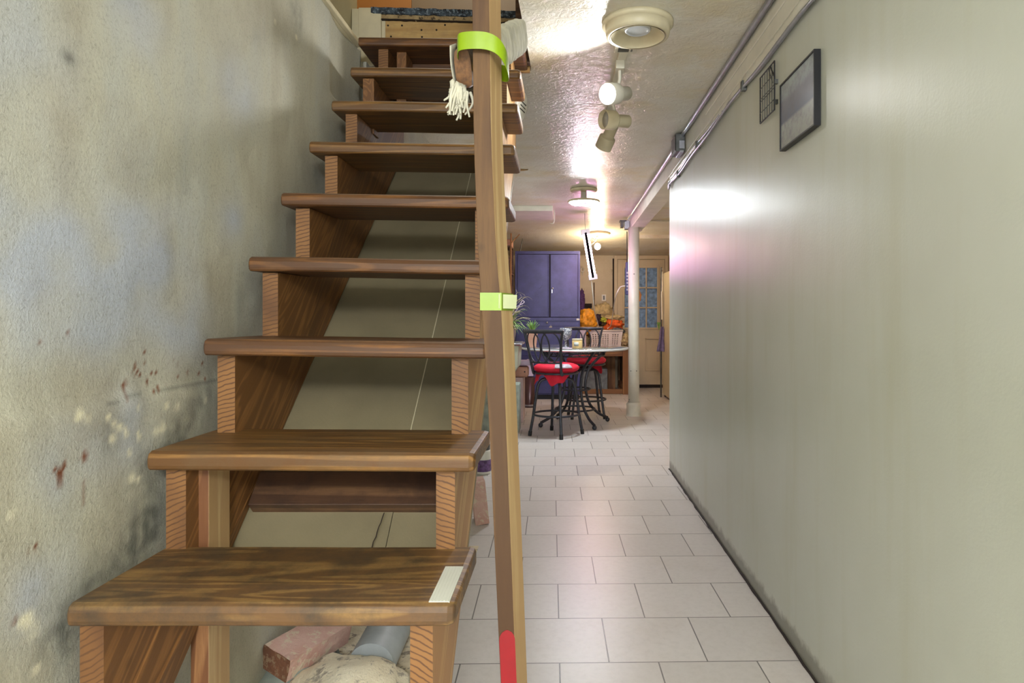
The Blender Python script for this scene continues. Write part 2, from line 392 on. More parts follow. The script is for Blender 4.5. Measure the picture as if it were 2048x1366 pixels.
# left wall, foreground face as a fine grid carrying stains
def gauss(y, z, cy, cz, ry, rz): return math.exp(-(((y-cy)/ry)**2+((z-cz)/rz)**2))
def wall_pt(u, v):       # photo pixel -> (y,z) on the left wall
    y = -XL*F/(CX-u); return y, HC-(v-CY)*y/F
rust = [wall_pt(u, v)+(r,) for u, v, r in ((279,733,.006),(285,742,.004),(273,745,.004),(298,704,.005),(306,712,.003),(290,748,.004),(262,765,.006),(256,771,.006),(300,728,.004),
        (302,760,.005),(312,746,.004),(322,745,.003),(354,718,.003),(364,729,.004),(372,720,.003),(364,753,.004),(383,742,.003),(411,727,.005),(405,746,.005),(415,759,.004),
        (321,777,.006),(312,783,.006),(337,771,.003),(115,947,.012),(125,930,.007),(165,913,.010),(104,939,.006),(25,1243,.006),(67,1093,.006),(50,1104,.004),(88,688,.004),(144,668,.004),(381,753,.004))]
drips = [wall_pt(u, v)+(h_,) for u, v, h_ in ((254,775,.03),(166,960,.045),(115,955,.02),(303,760,.012),(279,745,.012))]
chips = [wall_pt(u, v)+(r,) for u, v, r in ((160,828,.014),(172,838,.010),(150,838,.009),(215,834,.010),(226,848,.011),(237,856,.013),(248,860,.008),(251,868,.009),(224,877,.014),(274,866,.007),
        (277,875,.008),(257,900,.006),(258,908,.007),(322,856,.016),(310,864,.013),(275,816,.008),(332,812,.012),(352,814,.014),(406,800,.010),(20,1028,.014),(262,955,.014),(275,958,.010),
        (292,842,.006),(556,42,.010),(372,238,.004),(600,75,.012),(50,1240,.02),(62,1262,.02),(70,1340,.012))]
blooms = [wall_pt(u, v)+(r,) for u, v, r in ((480,180,.09),(140,560,.17),(320,500,.15),(250,590,.12),(20,60,.13),(380,660,.10),(470,440,.07),(130,920,.07),(70,1190,.07),(30,480,.10),(250,860,.08),(280,30,.08))]
darks = [wall_pt(u, v)+(r, a) for u, v, r, a in ((300,1040,.05,.5),(285,1075,.05,.7),(380,830,.06,.5),(345,880,.05,.5),(180,1180,.05,.45),(410,780,.05,.4),(150,115,.014,.8),(600,30,.06,.5),(520,70,.05,.2),(225,870,.05,.3),(640,350,.03,.4),(300,960,.08,.35),(240,1130,.06,.45),(110,1290,.06,.4),(130,1250,.04,.5))]
Y0, Y1, Z0, Z1, ST = .3, 2.76, 0, 2.2, .0075
ny, nz_ = int((Y1-Y0)/ST), int((Z1-Z0)/ST)
vs = []; cols = []
for j in range(nz_+1):
    z = Z0+(Z1-Z0)*j/nz_
    for i in range(ny+1):
        y = Y0+(Y1-Y0)*i/ny
        n1 = noise.noise(Vector((y*3, z*3, 0))); n2 = noise.noise(Vector((y*40, z*40, 5))); n3 = noise.noise(Vector((y*12, z*12, 9)))
        ledge_z = .93+.0*(y)+.012*n3
        led = 1/(1+math.exp((z-ledge_z)/.008))
        dx = .006*n1+.0015*n3+.012*led-.01
        if y > 2.4: dx += -.02*max(0, math.sin((y-2.4)*9))*(1 if z > 1.9 else 0)
        dx = min(dx, .012)
        R = sum(max(0, 1.6-1.6*math.hypot((y-a)/(r*1.0), (z-b_)/(r*1.35))) for a, b_, r in rust if abs(y-a) < .03 and abs(z-b_) < .03)
        for a, b_, h_ in drips:
            if abs(y-a) < .005 and b_-h_ < z < b_: R += .45
        Gc = sum(max(0, 1.5-1.4*math.hypot((y-a)/r, (z-b_)/(r*.9))) for a, b_, r in chips if abs(y-a) < .05 and abs(z-b_) < .05)
        Gc *= .75+.9*n2
        B = sum(gauss(y, z, a, b_, r, r*.9) for a, b_, r in blooms); B *= .5+.4*n3
        D = sum(al*gauss(y, z, a, b_, r, r) for a, b_, r, al in darks); D *= .75+.8*n2
        crack = abs(z-ledge_z)
        if 1.22 < y < 1.62 and abs(z-(.925+.02*(y-1.2)+.004*n3)) < .003: D += .4
        vs.append((XL+dx, y, z)); cols.append((max(0,min(1,R)), max(0,min(.9,Gc)), max(0,min(.8,B)), max(0,min(.8,D))))
fs = [(j*(ny+1)+i, j*(ny+1)+i+1, (j+1)*(ny+1)+i+1, (j+1)*(ny+1)+i) for j in range(nz_) for i in range(ny)]
me = bpy.data.meshes.new('wall_left'); 
nv0 = len(vs)
# closed back so the wall has thickness
vs += [(XL-.18,Y0,Z0),(XL-.18,Y1,Z0),(XL-.18,Y1,Z1),(XL-.18,Y0,Z1)]
fs += [(nv0,nv0+1,nv0+2,nv0+3)]
bot = list(range(0, ny+1)); top = [nz_*(ny+1)+i for i in range(ny+1)]
lft = [j*(ny+1) for j in range(nz_+1)]; rgt = [j*(ny+1)+ny for j in range(nz_+1)]
fs += [tuple(bot[::-1]+[nv0,nv0+1]), tuple(top+[nv0+2,nv0+3]), tuple(lft+[nv0+3,nv0]), tuple(rgt[::-1]+[nv0+1,nv0+2])]
cols += [(0,0,0,0)]*4
me.from_pydata(vs, [], fs); me.materials.append(M['concrete'])
for p in me.polygons: p.use_smooth = len(p.vertices) == 4
at_ = me.color_attributes.new('stain', 'FLOAT_COLOR', 'POINT')
at_.data.foreach_set('color', [c for q in cols for c in q])
wl = bpy.data.objects.new('wall_left', me); S.collection.objects.link(wl); wl['kind'] = 'structure'
MB().box((XL-.18,-2.2,0), (XL-.012,Y0,ZC)).box((XL-.18,Y1+.12,0), (XL-.02,YB,ZC)).box((XL-.18,Y1,0), (XL-.06,Y1+.12,ZC)).build('wall_left', M['concrete'], kind='structure')
MB().box((XL-.014,1.0,ZC), (XL+.006,Y1-.03,ZC+.018)).box((XL-.18,-.5,ZC), (XL-.014,Y1,ZC+.006)).build('trim_1', M['cream_plastic'], kind='structure', bevel=.003)
# right wall
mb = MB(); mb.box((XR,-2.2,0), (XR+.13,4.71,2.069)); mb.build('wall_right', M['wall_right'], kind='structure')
wr = bpy.data.objects['wall_right']
# dark gap where the wall meets the floor
mb = MB()
pts = [Vector((XR-.004+.004*noise.noise(Vector((y*9,0,0))), y, .002)) for y in [1.0+i*.05 for i in range(75)]]
mb.tube(pts, [.004+.004*abs(noise.noise(Vector((p.y*14,3,0)))) for p in pts], 6)
mb.build('trim_2', M['brown_dark'], kind='structure')
# far and side walls of the room behind the passage
MB().box((-1.2,YB,0), (2.1,YB+.15,2.6)).build('wall_back', M['wall_cream'], kind='structure')
MB().box((2.0,4.71,0), (2.1,YB,2.4)).box((XR+.13,4.60,0), (2.0,4.71,2.4)).build('wall_right', M['wall_cream'], kind='structure')
# ceiling (with the stair opening) and the dropped cove at the far end
mb = MB()
mb.box((XL-.18,-2.2,ZC), (2.1,.6,ZC+.24))
mb.quadprism([(-.195,.6,ZC),(2.1,.6,ZC),(2.1,2.89,ZC),(-.151,2.89,ZC)], (0,0,.24))
mb.box((-.95,2.995,ZC), (2.1,5.18,ZC+.24)); mb.box((-.151,2.89,ZC), (2.1,2.995,ZC+.24))
mb.box((-1.2,5.184,ZC+.003), (2.1,8.0,ZC+.24))
mb.build('ceiling', M['ceiling'], kind='structure')
cov = []
for t in range(13):
    a = t/12; y = 8.0+a*2.15; z = ZC+.003-.17*(.5-.5*math.cos(min(1,a*1.25)*PI))
    cov.append((-1.2, y, z))
mb = MB(); mb.quadprism([Vector(c) for c in cov]+[Vector((-1.2,YB,2.44)),Vector((-1.2,8.0,2.44))], (3.3,0,0)); mb.build('ceiling', M['ceiling'], kind='structure')
MB().box((.88,7.6,2.185),(1.98,7.63,2.203)).box((.88,8.6,2.11),(1.98,8.63,2.165)).build('trim_3', M['ceiling'], kind='structure', bevel=.003)
# beam over the right wall
mb = MB(); mb.box((.73,-2.2,2.07), (.88,4.45,2.2)); mb.box((.733,4.46,2.068), (.88,7.62,2.2)); mb.box((.722,.6,2.125),(.731,1.84,2.165)); mb.box((.724,1.86,2.125),(.731,3.4,2.16))
mb.build('trim_4', M['white_paint'], kind='structure', bevel=.003)
# ragged plaster seam below the beam
def plast(a, b_):
    y = .6+a*4.0; t = b_*2*PI
    n_ = noise.noise(Vector((y*14, b_*3, 0)))*.4+noise.noise(Vector((y*45, b_*5, 4)))*.3
    r = .014*(1+n_)
    return Vector((.744+math.cos(t)*r*.75, y, 2.058+math.sin(t)*r*1.5))
MB().grid(260, 10, plast).build('trim_5', M['white_paint'], kind='structure')
# baseboard-less, the rest is the stairwell above
mb = MB(); mb.box((-1.10,.6,ZC), (-.95,3.02,4.2)).box((-1.9,3.02,ZC+.24),(-1.8,4.3,4.2)).box((-1.8,2.96,ZC+.24),(-1.1,3.02,4.2)); mb.build('wall_stairwell_left', M['stairwell'], kind='structure')
mb = MB(); mb.box((-1.8,4.18,2.46), (-.97,4.28,4.2)); mb.build('wall_stairwell_back', M['stairwell_orange'], kind='structure')
mb = MB(); mb.box((-.968,4.18,2.46), (.5,4.4,4.2)); mb.build('wall_stairwell_back', M['stairwell_back'], kind='structure')
MB().box((-.15,.6,ZC+.24), (-.05,4.3,4.2)).build('wall_stairwell_right', M['stairwell'], kind='structure')
MB().box((-1.1,.5,ZC+.24),(-.05,.6,4.2)).build('wall_stairwell_front', M['stairwell'], kind='structure')
MB().box((-1.9,.5,4.2),(.0,4.4,4.3)).build('ceiling_stairwell', M['stairwell'], kind='structure')
MB().box((-.95,2.996,2.442),(-.15,4.18,2.456)).box((-1.8,3.02,2.442),(-.95,4.18,2.456)).build('floor_landing', M['ply'], kind='structure')

# ---------------------------------------------------------------- staircase
zk = [1.067,1.29,1.472,1.678,1.870,2.08,2.28,2.485,2.687]
hk = [.619,.821,1.036,1.240,1.439,1.642,1.837,2.031,2.230]
xl = [-.808,-.819,-.808,-.806,-.806,-.807,-.807,-.808,-.842]
xr = [-.178,-.176,-.170,-.165,-.158,-.157,-.160,-.165,-.165]
dr = [.000,.004,.008,.010,.010,.010,.010,.010,.008]     # right ends sit a little lower
TT = .037
zf = [.662,.8645]+zk; hf = [.205,.412]+hk
st = thing('staircase', 'steep open-riser wooden staircase climbing beside the stained concrete wall', 'staircase', (-.49,1.4,0))
sx_ = lambda y: -.810+.042*max(0,min(1,(y-1.1)/1.0))
def stringer(x_of, thick, mats, top_end):
    pts = [(zf[0]+.035, 0.0)]
    for i in range(len(zf)):
        pts.append((zf[i]+.035, hf[i]-TT-.001-(.002)))
        nxt = zf[i+1]+.035 if i+1 < len(zf) else top_end
        pts.append((nxt, hf[i]-TT-.001-(.002)))
    low = [(top_end, hf[-1]-TT-.36), (1.752,.80), (1.287,.371), (.916,0.0)]
    poly = pts+low
    mb = MB(); n = len(poly)
    a = [Vector((x_of(y), y, z)) for y, z in poly]; b_ = [p+Vector((thick,0,0)) for p in a]
    mb.add(a+b_, [tuple(range(n))], False, 0); mb.add(b_, [tuple(range(n))[::-1]], False, 1)
    for i in range(n):
        j = (i+1) % n
        vert = abs(poly[i][0]-poly[j][0]) < 1e-4
        mb.add([a[i],a[j],b_[j],b_[i]], [(0,1,2,3)], False, 2 if vert and i < 2*len(zf) else 0)
    return mb
stringer(sx_, .040, None, 2.99).build('stringer', [M['stringer'],M['stringer'],M['end_a']], st, recalc=True)
stringer(lambda y: -.258, .038, None, 2.99).build('stringer', [M['stringer'],M['stringer_pale'],M['end_a']], st, 'right stringer with pale outer face', recalc=True)  # outer face takes a paler wood colour
treads = []
for i in range(9):
    y0, h = zk[i], hk[i]; y1 = y0+.270
    mb = MB()
    pr = [(0,.010),(.003,.003),(.010,0)]     # rounded nose profile (bottom)
    prof = [(y1,h-TT),(y0+.006,h-TT),(y0+.0015,h-TT+.004),(y0,h-TT+.010),(y0,h-.013),(y0+.004,h-.004),(y0+.012,h),(y1,h)]
    n = len(prof); X = []
    xs = [xl[i], xl[i]+.004, xl[i]+.2, xl[i]+.4, xr[i]-.012, xr[i]-.003, xr[i]]
    ins = [.004,0,0,0,0,.004,.012]
    rings = []
    for x, q in zip(xs, ins):
        t = (x-xl[i])/(xr[i]-xl[i]); wv = .0015*noise.noise(Vector((x*6,i,0)))
        rr = []
        cy_, cz_ = (y0+y1)/2, h-TT/2
        for (y, z) in prof:
            yy = y+(q if y < cy_ else -q*.4); zz = z-dr[i]*t+wv+(-q*.55 if z > cz_ else q*.55)
            rr.append(Vector((x, yy, zz)))
        rings.append(rr)
    vs_l = [p for r in rings for p in r]; fsl = []
    for k in range(len(rings)-1):
        for j in range(n): fsl.append((k*n+j, k*n+(j+1) % n, (k+1)*n+(j+1) % n, (k+1)*n+j))
    fsl += [tuple(range(n)), tuple((len(rings)-1)*n+j for j in range(n))[::-1]]
    mb.add(vs_l, fsl, False)
    t_ = mb.build('tread', M[['tread_a','tread_b','tread_c','tread_c','tread_c','tread_b','tread_b','tread_b','tread_c'][i]], st,
        label={0:'lowest visible tread, dark and worn', 1:'amber tread with bold wavy grain'}.get(i), bevel=.0015)
    treads.append(t_)
# ribbed strip on the lowest visible tread
mb = MB(); mb.box((-.222,1.078,.6175), (-.188,1.230,.6200))
for k in range(6): mb.box((-.2205+k*.0055,1.080,.6195), (-.2180+k*.0055,1.228,.6207))
mb.build('grip_strip', M['strip'], treads[0], 'white ribbed grip strip')
# support post and braces
mb = MB().box((-.776,1.368,0), (-.738,1.455,.783)); mb.mi[3] = 1; mb.build('support_post', [M['leg_wood'], M['rail_post_pale']], st, bevel=.002)
Mt = RM((-.5,1.585,.665), rx=PI/4)
MB().box((-.24,-.045,-.019),(.242,.045,.019), Mt).build('cross_brace', M['brace'], st, bevel=.002)
# boards closing the underside, seam between them
def under(x0, x1, off):
    low0, low1 = (1.46,.528), (2.97,2.02)
    a = .93
    pts = [(x0,1.46,.50),(x1,1.46,.50),(x1,1.752,.775),(x0,1.752,.775)]
    mb = MB()
    y_a, z_a, y_b, z_b, y_c, z_c = 1.46,.53+off,1.752,.80+off,2.965,1.80+off
    for (ya,za,yb,zb) in ((y_a,z_a,y_b,z_b),(y_b,z_b,y_c,z_c)):
        mb.quadprism([(x0,ya,za),(x1,ya,za),(x1,yb,zb),(x0,yb,zb)], (0,.009,-.009))
    return mb
under(-.80,-.407,-.004).build('underside_board', M['panel'], st, 'left beige board nailed under the stringers')
under(-.4055,-.22,-.0055).build('underside_board', M['panel'], st, 'right beige board nailed under the stringers')
mb = MB(); mb.tube([(-.405,1.62,.675),(-.4055,1.752,.797),(-.4055,2.95,1.785)], .0015, 6); mb.build('seam', M['cream_plastic'], st, 'pale seam between the boards')
# ragged crack on the lower board
mb = MB(); pts = [P(771-k*3.4+2.5*noise.noise(Vector((k*.9,2,0))), 1026+k*9.5, 1.545-.007*k)+Vector((0,-.012,.004)) for k in range(9)]
mb.tube(pts, .0012, 5); mb.build('crack', M['brown_dark'], st)
# short blocks behind the upper treads
mb = MB(); mb.box((-.70,2.75,1.93),(-.66,2.86,2.19)); mb.build('cleat', M['stringer'], st, bevel=.002)
mb = MB(); mb.box((-.765,2.50,1.78),(-.722,2.57,1.99)); mb.build('cleat', M['stringer'], st, bevel=.002)
mb = MB(); mb.box((-.72,2.88,1.94),(-.258,2.91,2.19)); mb.build('riser_board', M['tread_c'], st, bevel=.002)

# landing edge above the stair
hd = thing('landing_header', 'plywood header board with nail holes above the top tread', 'header board', (-.5,2.94,2.23))
MB().box((-.80,2.945,2.18),(-.155,2.965,2.418)).build('board', M['ply'], hd, bevel=.001)
for u, v in ((776,51),(804,51),(843,60),(873,60),(890,50),(782,73),(844,74),(1000,60)):
    p = P(u, v, 2.944); MB().lathe([(0,-.0004),(.0042,-.0004),(.0042,.001),(0,.001)], 12, AM(p, (0,-1,0))).build('nail_hole', M['brown_dark'], hd)
MB().box((-.915,2.93,2.2),(-.815,2.944,2.46)).box((-.95,2.944,2.2),(-.80,2.97,2.462)).build('cream_board', M['cream_plastic'], hd, 'cream painted board left of the plywood', bevel=.002)
def layer(x0, x1, h0, h1, y, seed, drop=.02, amp=.0055):
    mb = MB(); n = 60; a = []; c = []
    for k in range(n+1):
        t = k/n; x = x0+(x1-x0)*t; d = -drop*t
        a.append((x, y, h1+d+amp*noise.noise(Vector((x*30, seed, 0))))); c.append((x, y, h0+d+amp*1.6*noise.noise(Vector((x*40, seed+9, 0)))))
    pts = [Vector(p) for p in a+c]; q = [p+Vector((0,.05,0)) for p in pts]
    m_ = n+1
    fs_ = [(k, k+1, m_+k+1, m_+k) for k in range(n)]+[(k, k+1, 2*m_+k+1, 2*m_+k) for k in range(n)]+[(m_+k, m_+k+1, 3*m_+k+1, 3*m_+k) for k in range(n)]+[(0,m_,3*m_,2*m_),(n,m_+n,3*m_+n,2*m_+n)]
    return mb.add(pts+q, fs_)
M['tar'] = stone('tarred_edge', srgb(92,108,122), srgb(34,34,38), srgb(150,166,178), 26)
M['flake'] = stone('flaking_tile_edge', srgb(190,166,122), srgb(160,134,92), srgb(60,50,38), 16)
layer(-.86,-.155,2.434,2.462,2.928,1).build('tar_edge', M['tar'], hd, 'crusty black edge of the landing floor')
layer(-.83,-.155,2.412,2.431,2.932,4).build('tile_edge', M['flake'], hd, 'flaking tan layer under the black edge')
layer(-.83,-.155,2.408,2.4125,2.931,8,.02,.002).build('dark_seam', M['brown_dark'], hd)
layer(-.80,-.155,2.232,2.242,2.925,12,.012,.003).build('dirt_line', M['tar'], hd)
# dark timber side of the ceiling opening
MB().box((-.215,2.895,2.2),(-.151,2.93,2.66)).build('trim_6', M['brace'], kind='structure')
MB().box((-.845,2.94,1.95),(-.78,2.97,2.19)).build('trim_7', M['brown_dark'], kind='structure')

# ---------------------------------------------------------------- handrail post, rail, tapes
pc = [(0,944,978),(280,947,982),(500,955,992),(640,965,1004),(870,979,1013),(1100,989,1022),(1366,1001,1032)]
PZ = 1.30
hp = thing('handrail_post', 'tall leaning wooden post in front of the staircase with red paint at its foot', 'post', (-.11,PZ,0))
def post_section(v):
    if v <= 0: (v0,a0,b0),(v1,a1,b1) = pc[0],pc[1]
    elif v >= 1366: (v0,a0,b0),(v1,a1,b1) = pc[-2],pc[-1]
    else:
        for k in range(len(pc)-1):
            if pc[k][0] <= v <= pc[k+1][0]: (v0,a0,b0),(v1,a1,b1) = pc[k],pc[k+1]; break
    t = (v-v0)/(v1-v0); return a0+(a1-a0)*t, b0+(b1-b0)*t
yaw = math.radians(11.5); dv = Vector((math.sin(yaw), math.cos(yaw), 0))*.0; 
rings = []
hs = [0+2.196*k/30 for k in range(31)]
DD = Vector((.0175,.062,0))          # depth edge direction of the post (slightly turned)
def post_at(h):
    v = CY+(HC-h)*F/PZ; a, b_ = post_section(v)
    return Vector(((a-CX)*PZ/F, PZ, h)), Vector(((b_-CX)*PZ/F, PZ+.004, h))
mb = MB(); q = []
for h in hs:
    a, b_ = post_at(h); q.append([a, b_, b_+DD, a+DD])
vsq = [p for r in q for p in r]
mb.v = [Vector(p) for p in vsq]
for k in range(len(q)-1):
    for j in range(4):
        mb.f.append([k*4+j, k*4+(j+1) % 4, (k+1)*4+(j+1) % 4, (k+1)*4+j]); mb.sm.append(False); mb.mi.append(1 if j == 1 else 0)
mb.f += [[0,1,2,3],[(len(q)-1)*4+j for j in (3,2,1,0)]]; mb.sm += [False]*2; mb.mi += [0,0]
mb.build('post', [M['rail_post'], M['rail_post_pale']], hp, bevel=.0015)
# red paint: a thin film with a rounded top on the front and turned onto the side
mb = MB()
def red(a, b_):
    h = .20+.267*b_; top_w = 1 if b_ < .92 else math.sqrt(max(0, 1-((b_-.92)/.081)**2))
    l, r = post_at(h); w = .5+(a-.5)*top_w
    return l+(r-l)*(.05+.98*w)+Vector((0,-.0008,0))
mb.grid(8, 60, red, False); mb.build('red_paint', M['red_paint'], hp, 'bright red paint patch', solid=.0008)
# handrail
A, B = Vector((-.206,1.34,1.590)), Vector((-.140,2.02,1.945))
hr = thing('handrail', 'cloth-wrapped wooden handrail rising behind the leaning post', 'handrail', (-.17,1.6,1.5))
d = (B-A).normalized(); side = d.cross(Vector((0,0,1))).normalized(); up = side.cross(d)
def rail_sec(c, w, h, n=16, e=4.0):
    out = []
    for j in range(n):
        t = 2*PI*j/n; cx_, sy_ = math.cos(t), math.sin(t)
        r = (abs(cx_)**e+abs(sy_)**e)**(-1/e)
        out.append(c+side*cx_*r*w+up*sy_*r*h)
    return out
mb = MB(); NR = 16; rg = [rail_sec(A+(B-A)*t, .019, .040, NR) for t in (0,.02,.5,1)]
rg[0] = rail_sec(A, .017, .038, NR)
vv = [p for r in rg for p in r]
mb.add(vv, [(k*NR+j, k*NR+(j+1) % NR, (k+1)*NR+(j+1) % NR, (k+1)*NR+j) for k in range(3) for j in range(NR)], True)
mb.add(rg[0], [tuple(range(NR))]); mb.add(rg[-1], [tuple(range(NR))])
mb.build('rail', M['rail_wood'], hr)
def wrap(a, b_):
    t = .06+.97*b_; ph = a*2*PI
    c = A+(B-A)*t; e = 3.2
    cx_, sy_ = math.cos(ph), math.sin(ph); r = (abs(cx_)**e+abs(sy_)**e)**(-1/e)
    ridge = abs(math.sin(t*46+ph*.5+1.5*noise.noise(Vector((t*7, math.cos(ph), math.sin(ph))))))
    k = 1+.10*ridge+.08*noise.noise(Vector((t*20, math.cos(ph)*2, math.sin(ph)*2)))
    if b_ > .97: k *= .88
    return c+side*cx_*r*.024*k+up*sy_*r*.046*k
mb = MB(); mb.grid(40, 200, wrap); 
mb.build('cloth_wrap', M['cloth_white'], hr, 'white cloth strips wound round the rail')
# edge of cloth round the near end and the frayed tuft hanging from it
mb = MB(); T0 = P(921,180,1.335)
for k in range(46):
    a = random.uniform(-1,1); b_ = random.random()
    s0 = T0+Vector((a*.020, random.uniform(-.012,.012), .004-.012*b_)); L = random.uniform(.03,.062)*(1-.25*abs(a))
    pts = bez([s0, s0+Vector((random.uniform(-.006,.006), random.uniform(-.008,.004), -L*.5)), s0+Vector((-.004+random.uniform(-.010,.008), random.uniform(-.010,.004), -L))], 4)
    mb.tube(pts, [.0034*(1-.5*i/len(pts)) for i in range(len(pts))], 6)
mb.blob(T0+Vector((-.004,0,-.012)), (.020,.014,.026), .5, 3, 3, 4)
mb.blob(T0+Vector((-.016,0,.010)), (.006,.008,.012), .5, 3, 2, 2)
mb.build('frayed_tuft', M['cloth_white'], hr, 'frayed white tuft hanging from the rail end')
mb = MB()
mb.grid(8, 4, lambda a, b_: A+side*(-.0205-.003*math.sin(a*PI))*(1 if a < .9 else 1)+up*(-.030+.074*a)+d*(-.003+.05*b_))
mb.build('cloth_edge', M['cloth_white'], hr, solid=.002)
# green tapes
def band(name, pts, h, mat, label, parent=None, cat=None, lean=0, th=.0012):
    mb = MB(); P_ = bez(pts+[pts[0]], 6)
    n = len(P_)-1
    mb.v = []; 
    for p in P_[:n]: mb.v += [p, p+Vector((0,0,h))]
    for k in range(n):
        a, c = k*2, ((k+1) % n)*2
        mb.f.append([a, c, c+1, a+1]); mb.sm.append(True); mb.mi.append(0)
    return mb.build(name, mat, parent, label, cat, solid=th)
l, r = post_at(1.60)
# upper loop: round the post and the rail end
up_pts = [(-.212,1.305,1.600),(-.205,1.288,1.605),(-.180,1.284,1.607),(-.150,1.287,1.606),(-.128,1.293,1.596),(-.116,1.315,1.580),(-.118,1.37,1.574),(-.150,1.392,1.590),(-.195,1.38,1.607),(-.213,1.34,1.606)]
mb = MB(); pp = bez([Vector(p) for p in up_pts+[up_pts[0]]], 10); n = len(pp)-1
hh = .034
for p in pp[:n]: mb.v += [p+Vector((0,0,-.0)), p+Vector((0,0,hh))]
for k in range(n):
    a, c = k*2, ((k+1) % n)*2; mb.f.append([a,c,c+1,a+1]); mb.sm.append(False); mb.mi.append(0)
tp = mb.build('tape_loop', M['tape_green'], None, 'wide lime green tape loop binding the wrapped handrail to the post', 'tape', solid=.0012)
l, r = post_at(1.115)
e_ = .0015
sq = lambda h0: [Vector((l.x-e_, l.y-e_, h0)), Vector((r.x+e_, r.y-e_, h0)), Vector((r.x+DD.x+e_, r.y+DD.y+e_, h0)), Vector((l.x+DD.x-e_, l.y+DD.y+e_, h0))]
mb = MB(); q0, q1 = sq(1.098), sq(1.133)
mb.add(q0+q1, [(0,1,5,4),(1,2,6,5),(2,3,7,6),(3,0,4,7)])
tp2 = mb.build('tape_band', M['tape_green'], None, 'small lime green tape band around the middle of the post', 'tape', solid=.0014)
mb = MB(); x0 = r.x+.003
mb.add([Vector((x0-.006,r.y-.004,1.102)),Vector((x0+.024,r.y+.045,1.102)),Vector((x0+.026,r.y+.045,1.130)),Vector((x0-.006,r.y-.004,1.130))], [(0,1,2,3)])
mb.build('tape_flap', M['tape_clear'], tp2, 'pale see-through tape end', solid=.001)

# ---------------------------------------------------------------- under and beside the stairs
def ground(a, b_):
    x = XL+.02+a*.42; y = 1.52+b_*1.6
    h = .012+.05*abs(noise.noise(Vector((x*4, y*4, 0))))+.012*noise.noise(Vector((x*22, y*22, 3)))
    edge = min(a/.06, (1-a)/.12, b_/.05, (1-b_)/.05, 1)
    return Vector((x, y, max(.002, h*max(0, edge)+.002)))
o = MB().grid(60, 120, ground).build('mortar_rubble', M['mortar'], None, 'dusty cream mortar rubble spread on the floor under the staircase', 'rubble', kind='stuff')
def brickmesh(mb, M_, L=.20, Wd=.095, Hh=.06, seed=0, mi=0):
    nx = 6
    def face(fn, m_): mb.grid(nx, nx, fn); 
    def w(p):
        nn = .004*noise.noise(p*30+Vector((seed,0,0))); return M_ @ (p*(1+nn*6))
    for s in (-1,1):
        mb.grid(8, 8, lambda a, b_: w(Vector(((a-.5)*L,(b_-.5)*Wd,s*Hh/2))), False)
        mb.grid(8, 5, lambda a, b_: w(Vector(((a-.5)*L,s*Wd/2,(b_-.5)*Hh))), False)
        mb.grid(8, 5, lambda a, b_: w(Vector((s*L/2,(a-.5)*Wd,(b_-.5)*Hh))), False)
    return mb
c = P(598,1312,1.86); 
mb = brickmesh(MB(), RM((c.x,1.93,.13), rx=.25, ry=.0, rz=math.radians(66)), .24, .10, .065, 1)
pb = mb.build('broken_brick', M['brick_pink'], None, 'pink broken brick lying under the lowest visible tread', 'brick')
Mb = RM((c.x,1.93,.13), rx=.25, ry=.0, rz=math.radians(66))
mb = MB(); mb.box((-.1235,-.050,-.033),(-.1195,.050,.031), Mb); mb.build('broken_face', M['brick_brown'], pb, 'brown broken end')
mb = MB(); mb.blob((c.x-.04,1.93,.05), (.12,.16,.055), .3, 2, 3, 5); mb.build('stone', M['block'], None, 'dark stone below the pink broken brick', 'stone')
c = P(690,1372,1.80)
mb = MB(); mb.blob((c.x+.005,1.80,.045), (.17,.14,.088), .22, 1.6, 4, 11); mb.build('stone', M['rock'], None, 'large rounded cream stone under the staircase', 'stone')
mb = MB(); mb.tube([(-.555,1.89,.085),(-.56,2.3,.10),(-.56,2.7,.115)], .066, 28); mb.build('drain_pipe', M['pipe_grey'], None, 'grey drain pipe lying under the staircase behind the cream stone', 'pipe')
Mb = RM((-.452,3.50,.113), rx=.0, ry=math.radians(90-6), rz=math.radians(12))
mb = brickmesh(MB(), Mb, .222, .13, .072, 6); mb.build('brick', M['brick_pink'], None, 'reddish brick standing on end on the tiles behind the staircase', 'brick')
j = thing('paint_jar', 'small white jar with a purple striped label on the floor beyond the standing brick', 'jar', (-.565,4.58,0))
OFFj = Vector((-.565,4.58,0))
mb = MB(); mb.lathe([(.0,0),(.052,0),(.055,.012),(.055,.15),(.050,.165),(0,.165)], 24, Matrix.Translation(OFFj)); mb.build('body', M['white_plastic'], j)
mb = MB(); mb.lathe([(.0562,.02),(.0562,.10)], 24, Matrix.Translation(OFFj)); 
M['purple'] = plain('purple_label', srgb(112,82,132), .5, 0, .3, 40); mb.build('label_band', M['purple'], j, 'purple striped label')
mb = MB(); mb.lathe([(0,.165),(.048,.165),(.048,.20),(.04,.21),(0,.21)], 24, Matrix.Translation(OFFj)); mb.build('lid', M['steel_dark'], j)

# smoke alarm seen beside the upper treads
sa = thing('smoke_alarm', 'white slotted smoke alarm beside the upper right end of the treads', 'smoke alarm', (-.215,3.02,2.03))
Ms = AM((-.2195,3.0,2.045), (1,-.25,-.22))
mb = MB(); mb.lathe([(0,.0),(.070,.0),(.072,.010),(.066,.026),(.055,.032),(0,.033)], 32, Ms); mb.build('body', M['white_plastic'], sa)
mb = MB()
for k in range(12):
    a = k*2*PI/12; mb.box((-.010,.0675,.006),(.010,.0725,.016), Ms @ Matrix.Rotation(a,4,'Z'))
for k in (-1,0,1): mb.box((-.035,k*.016-.002,.0325),(.035,k*.016+.002,.0342), Ms)
mb.build('vent_slot', M['black'], sa)

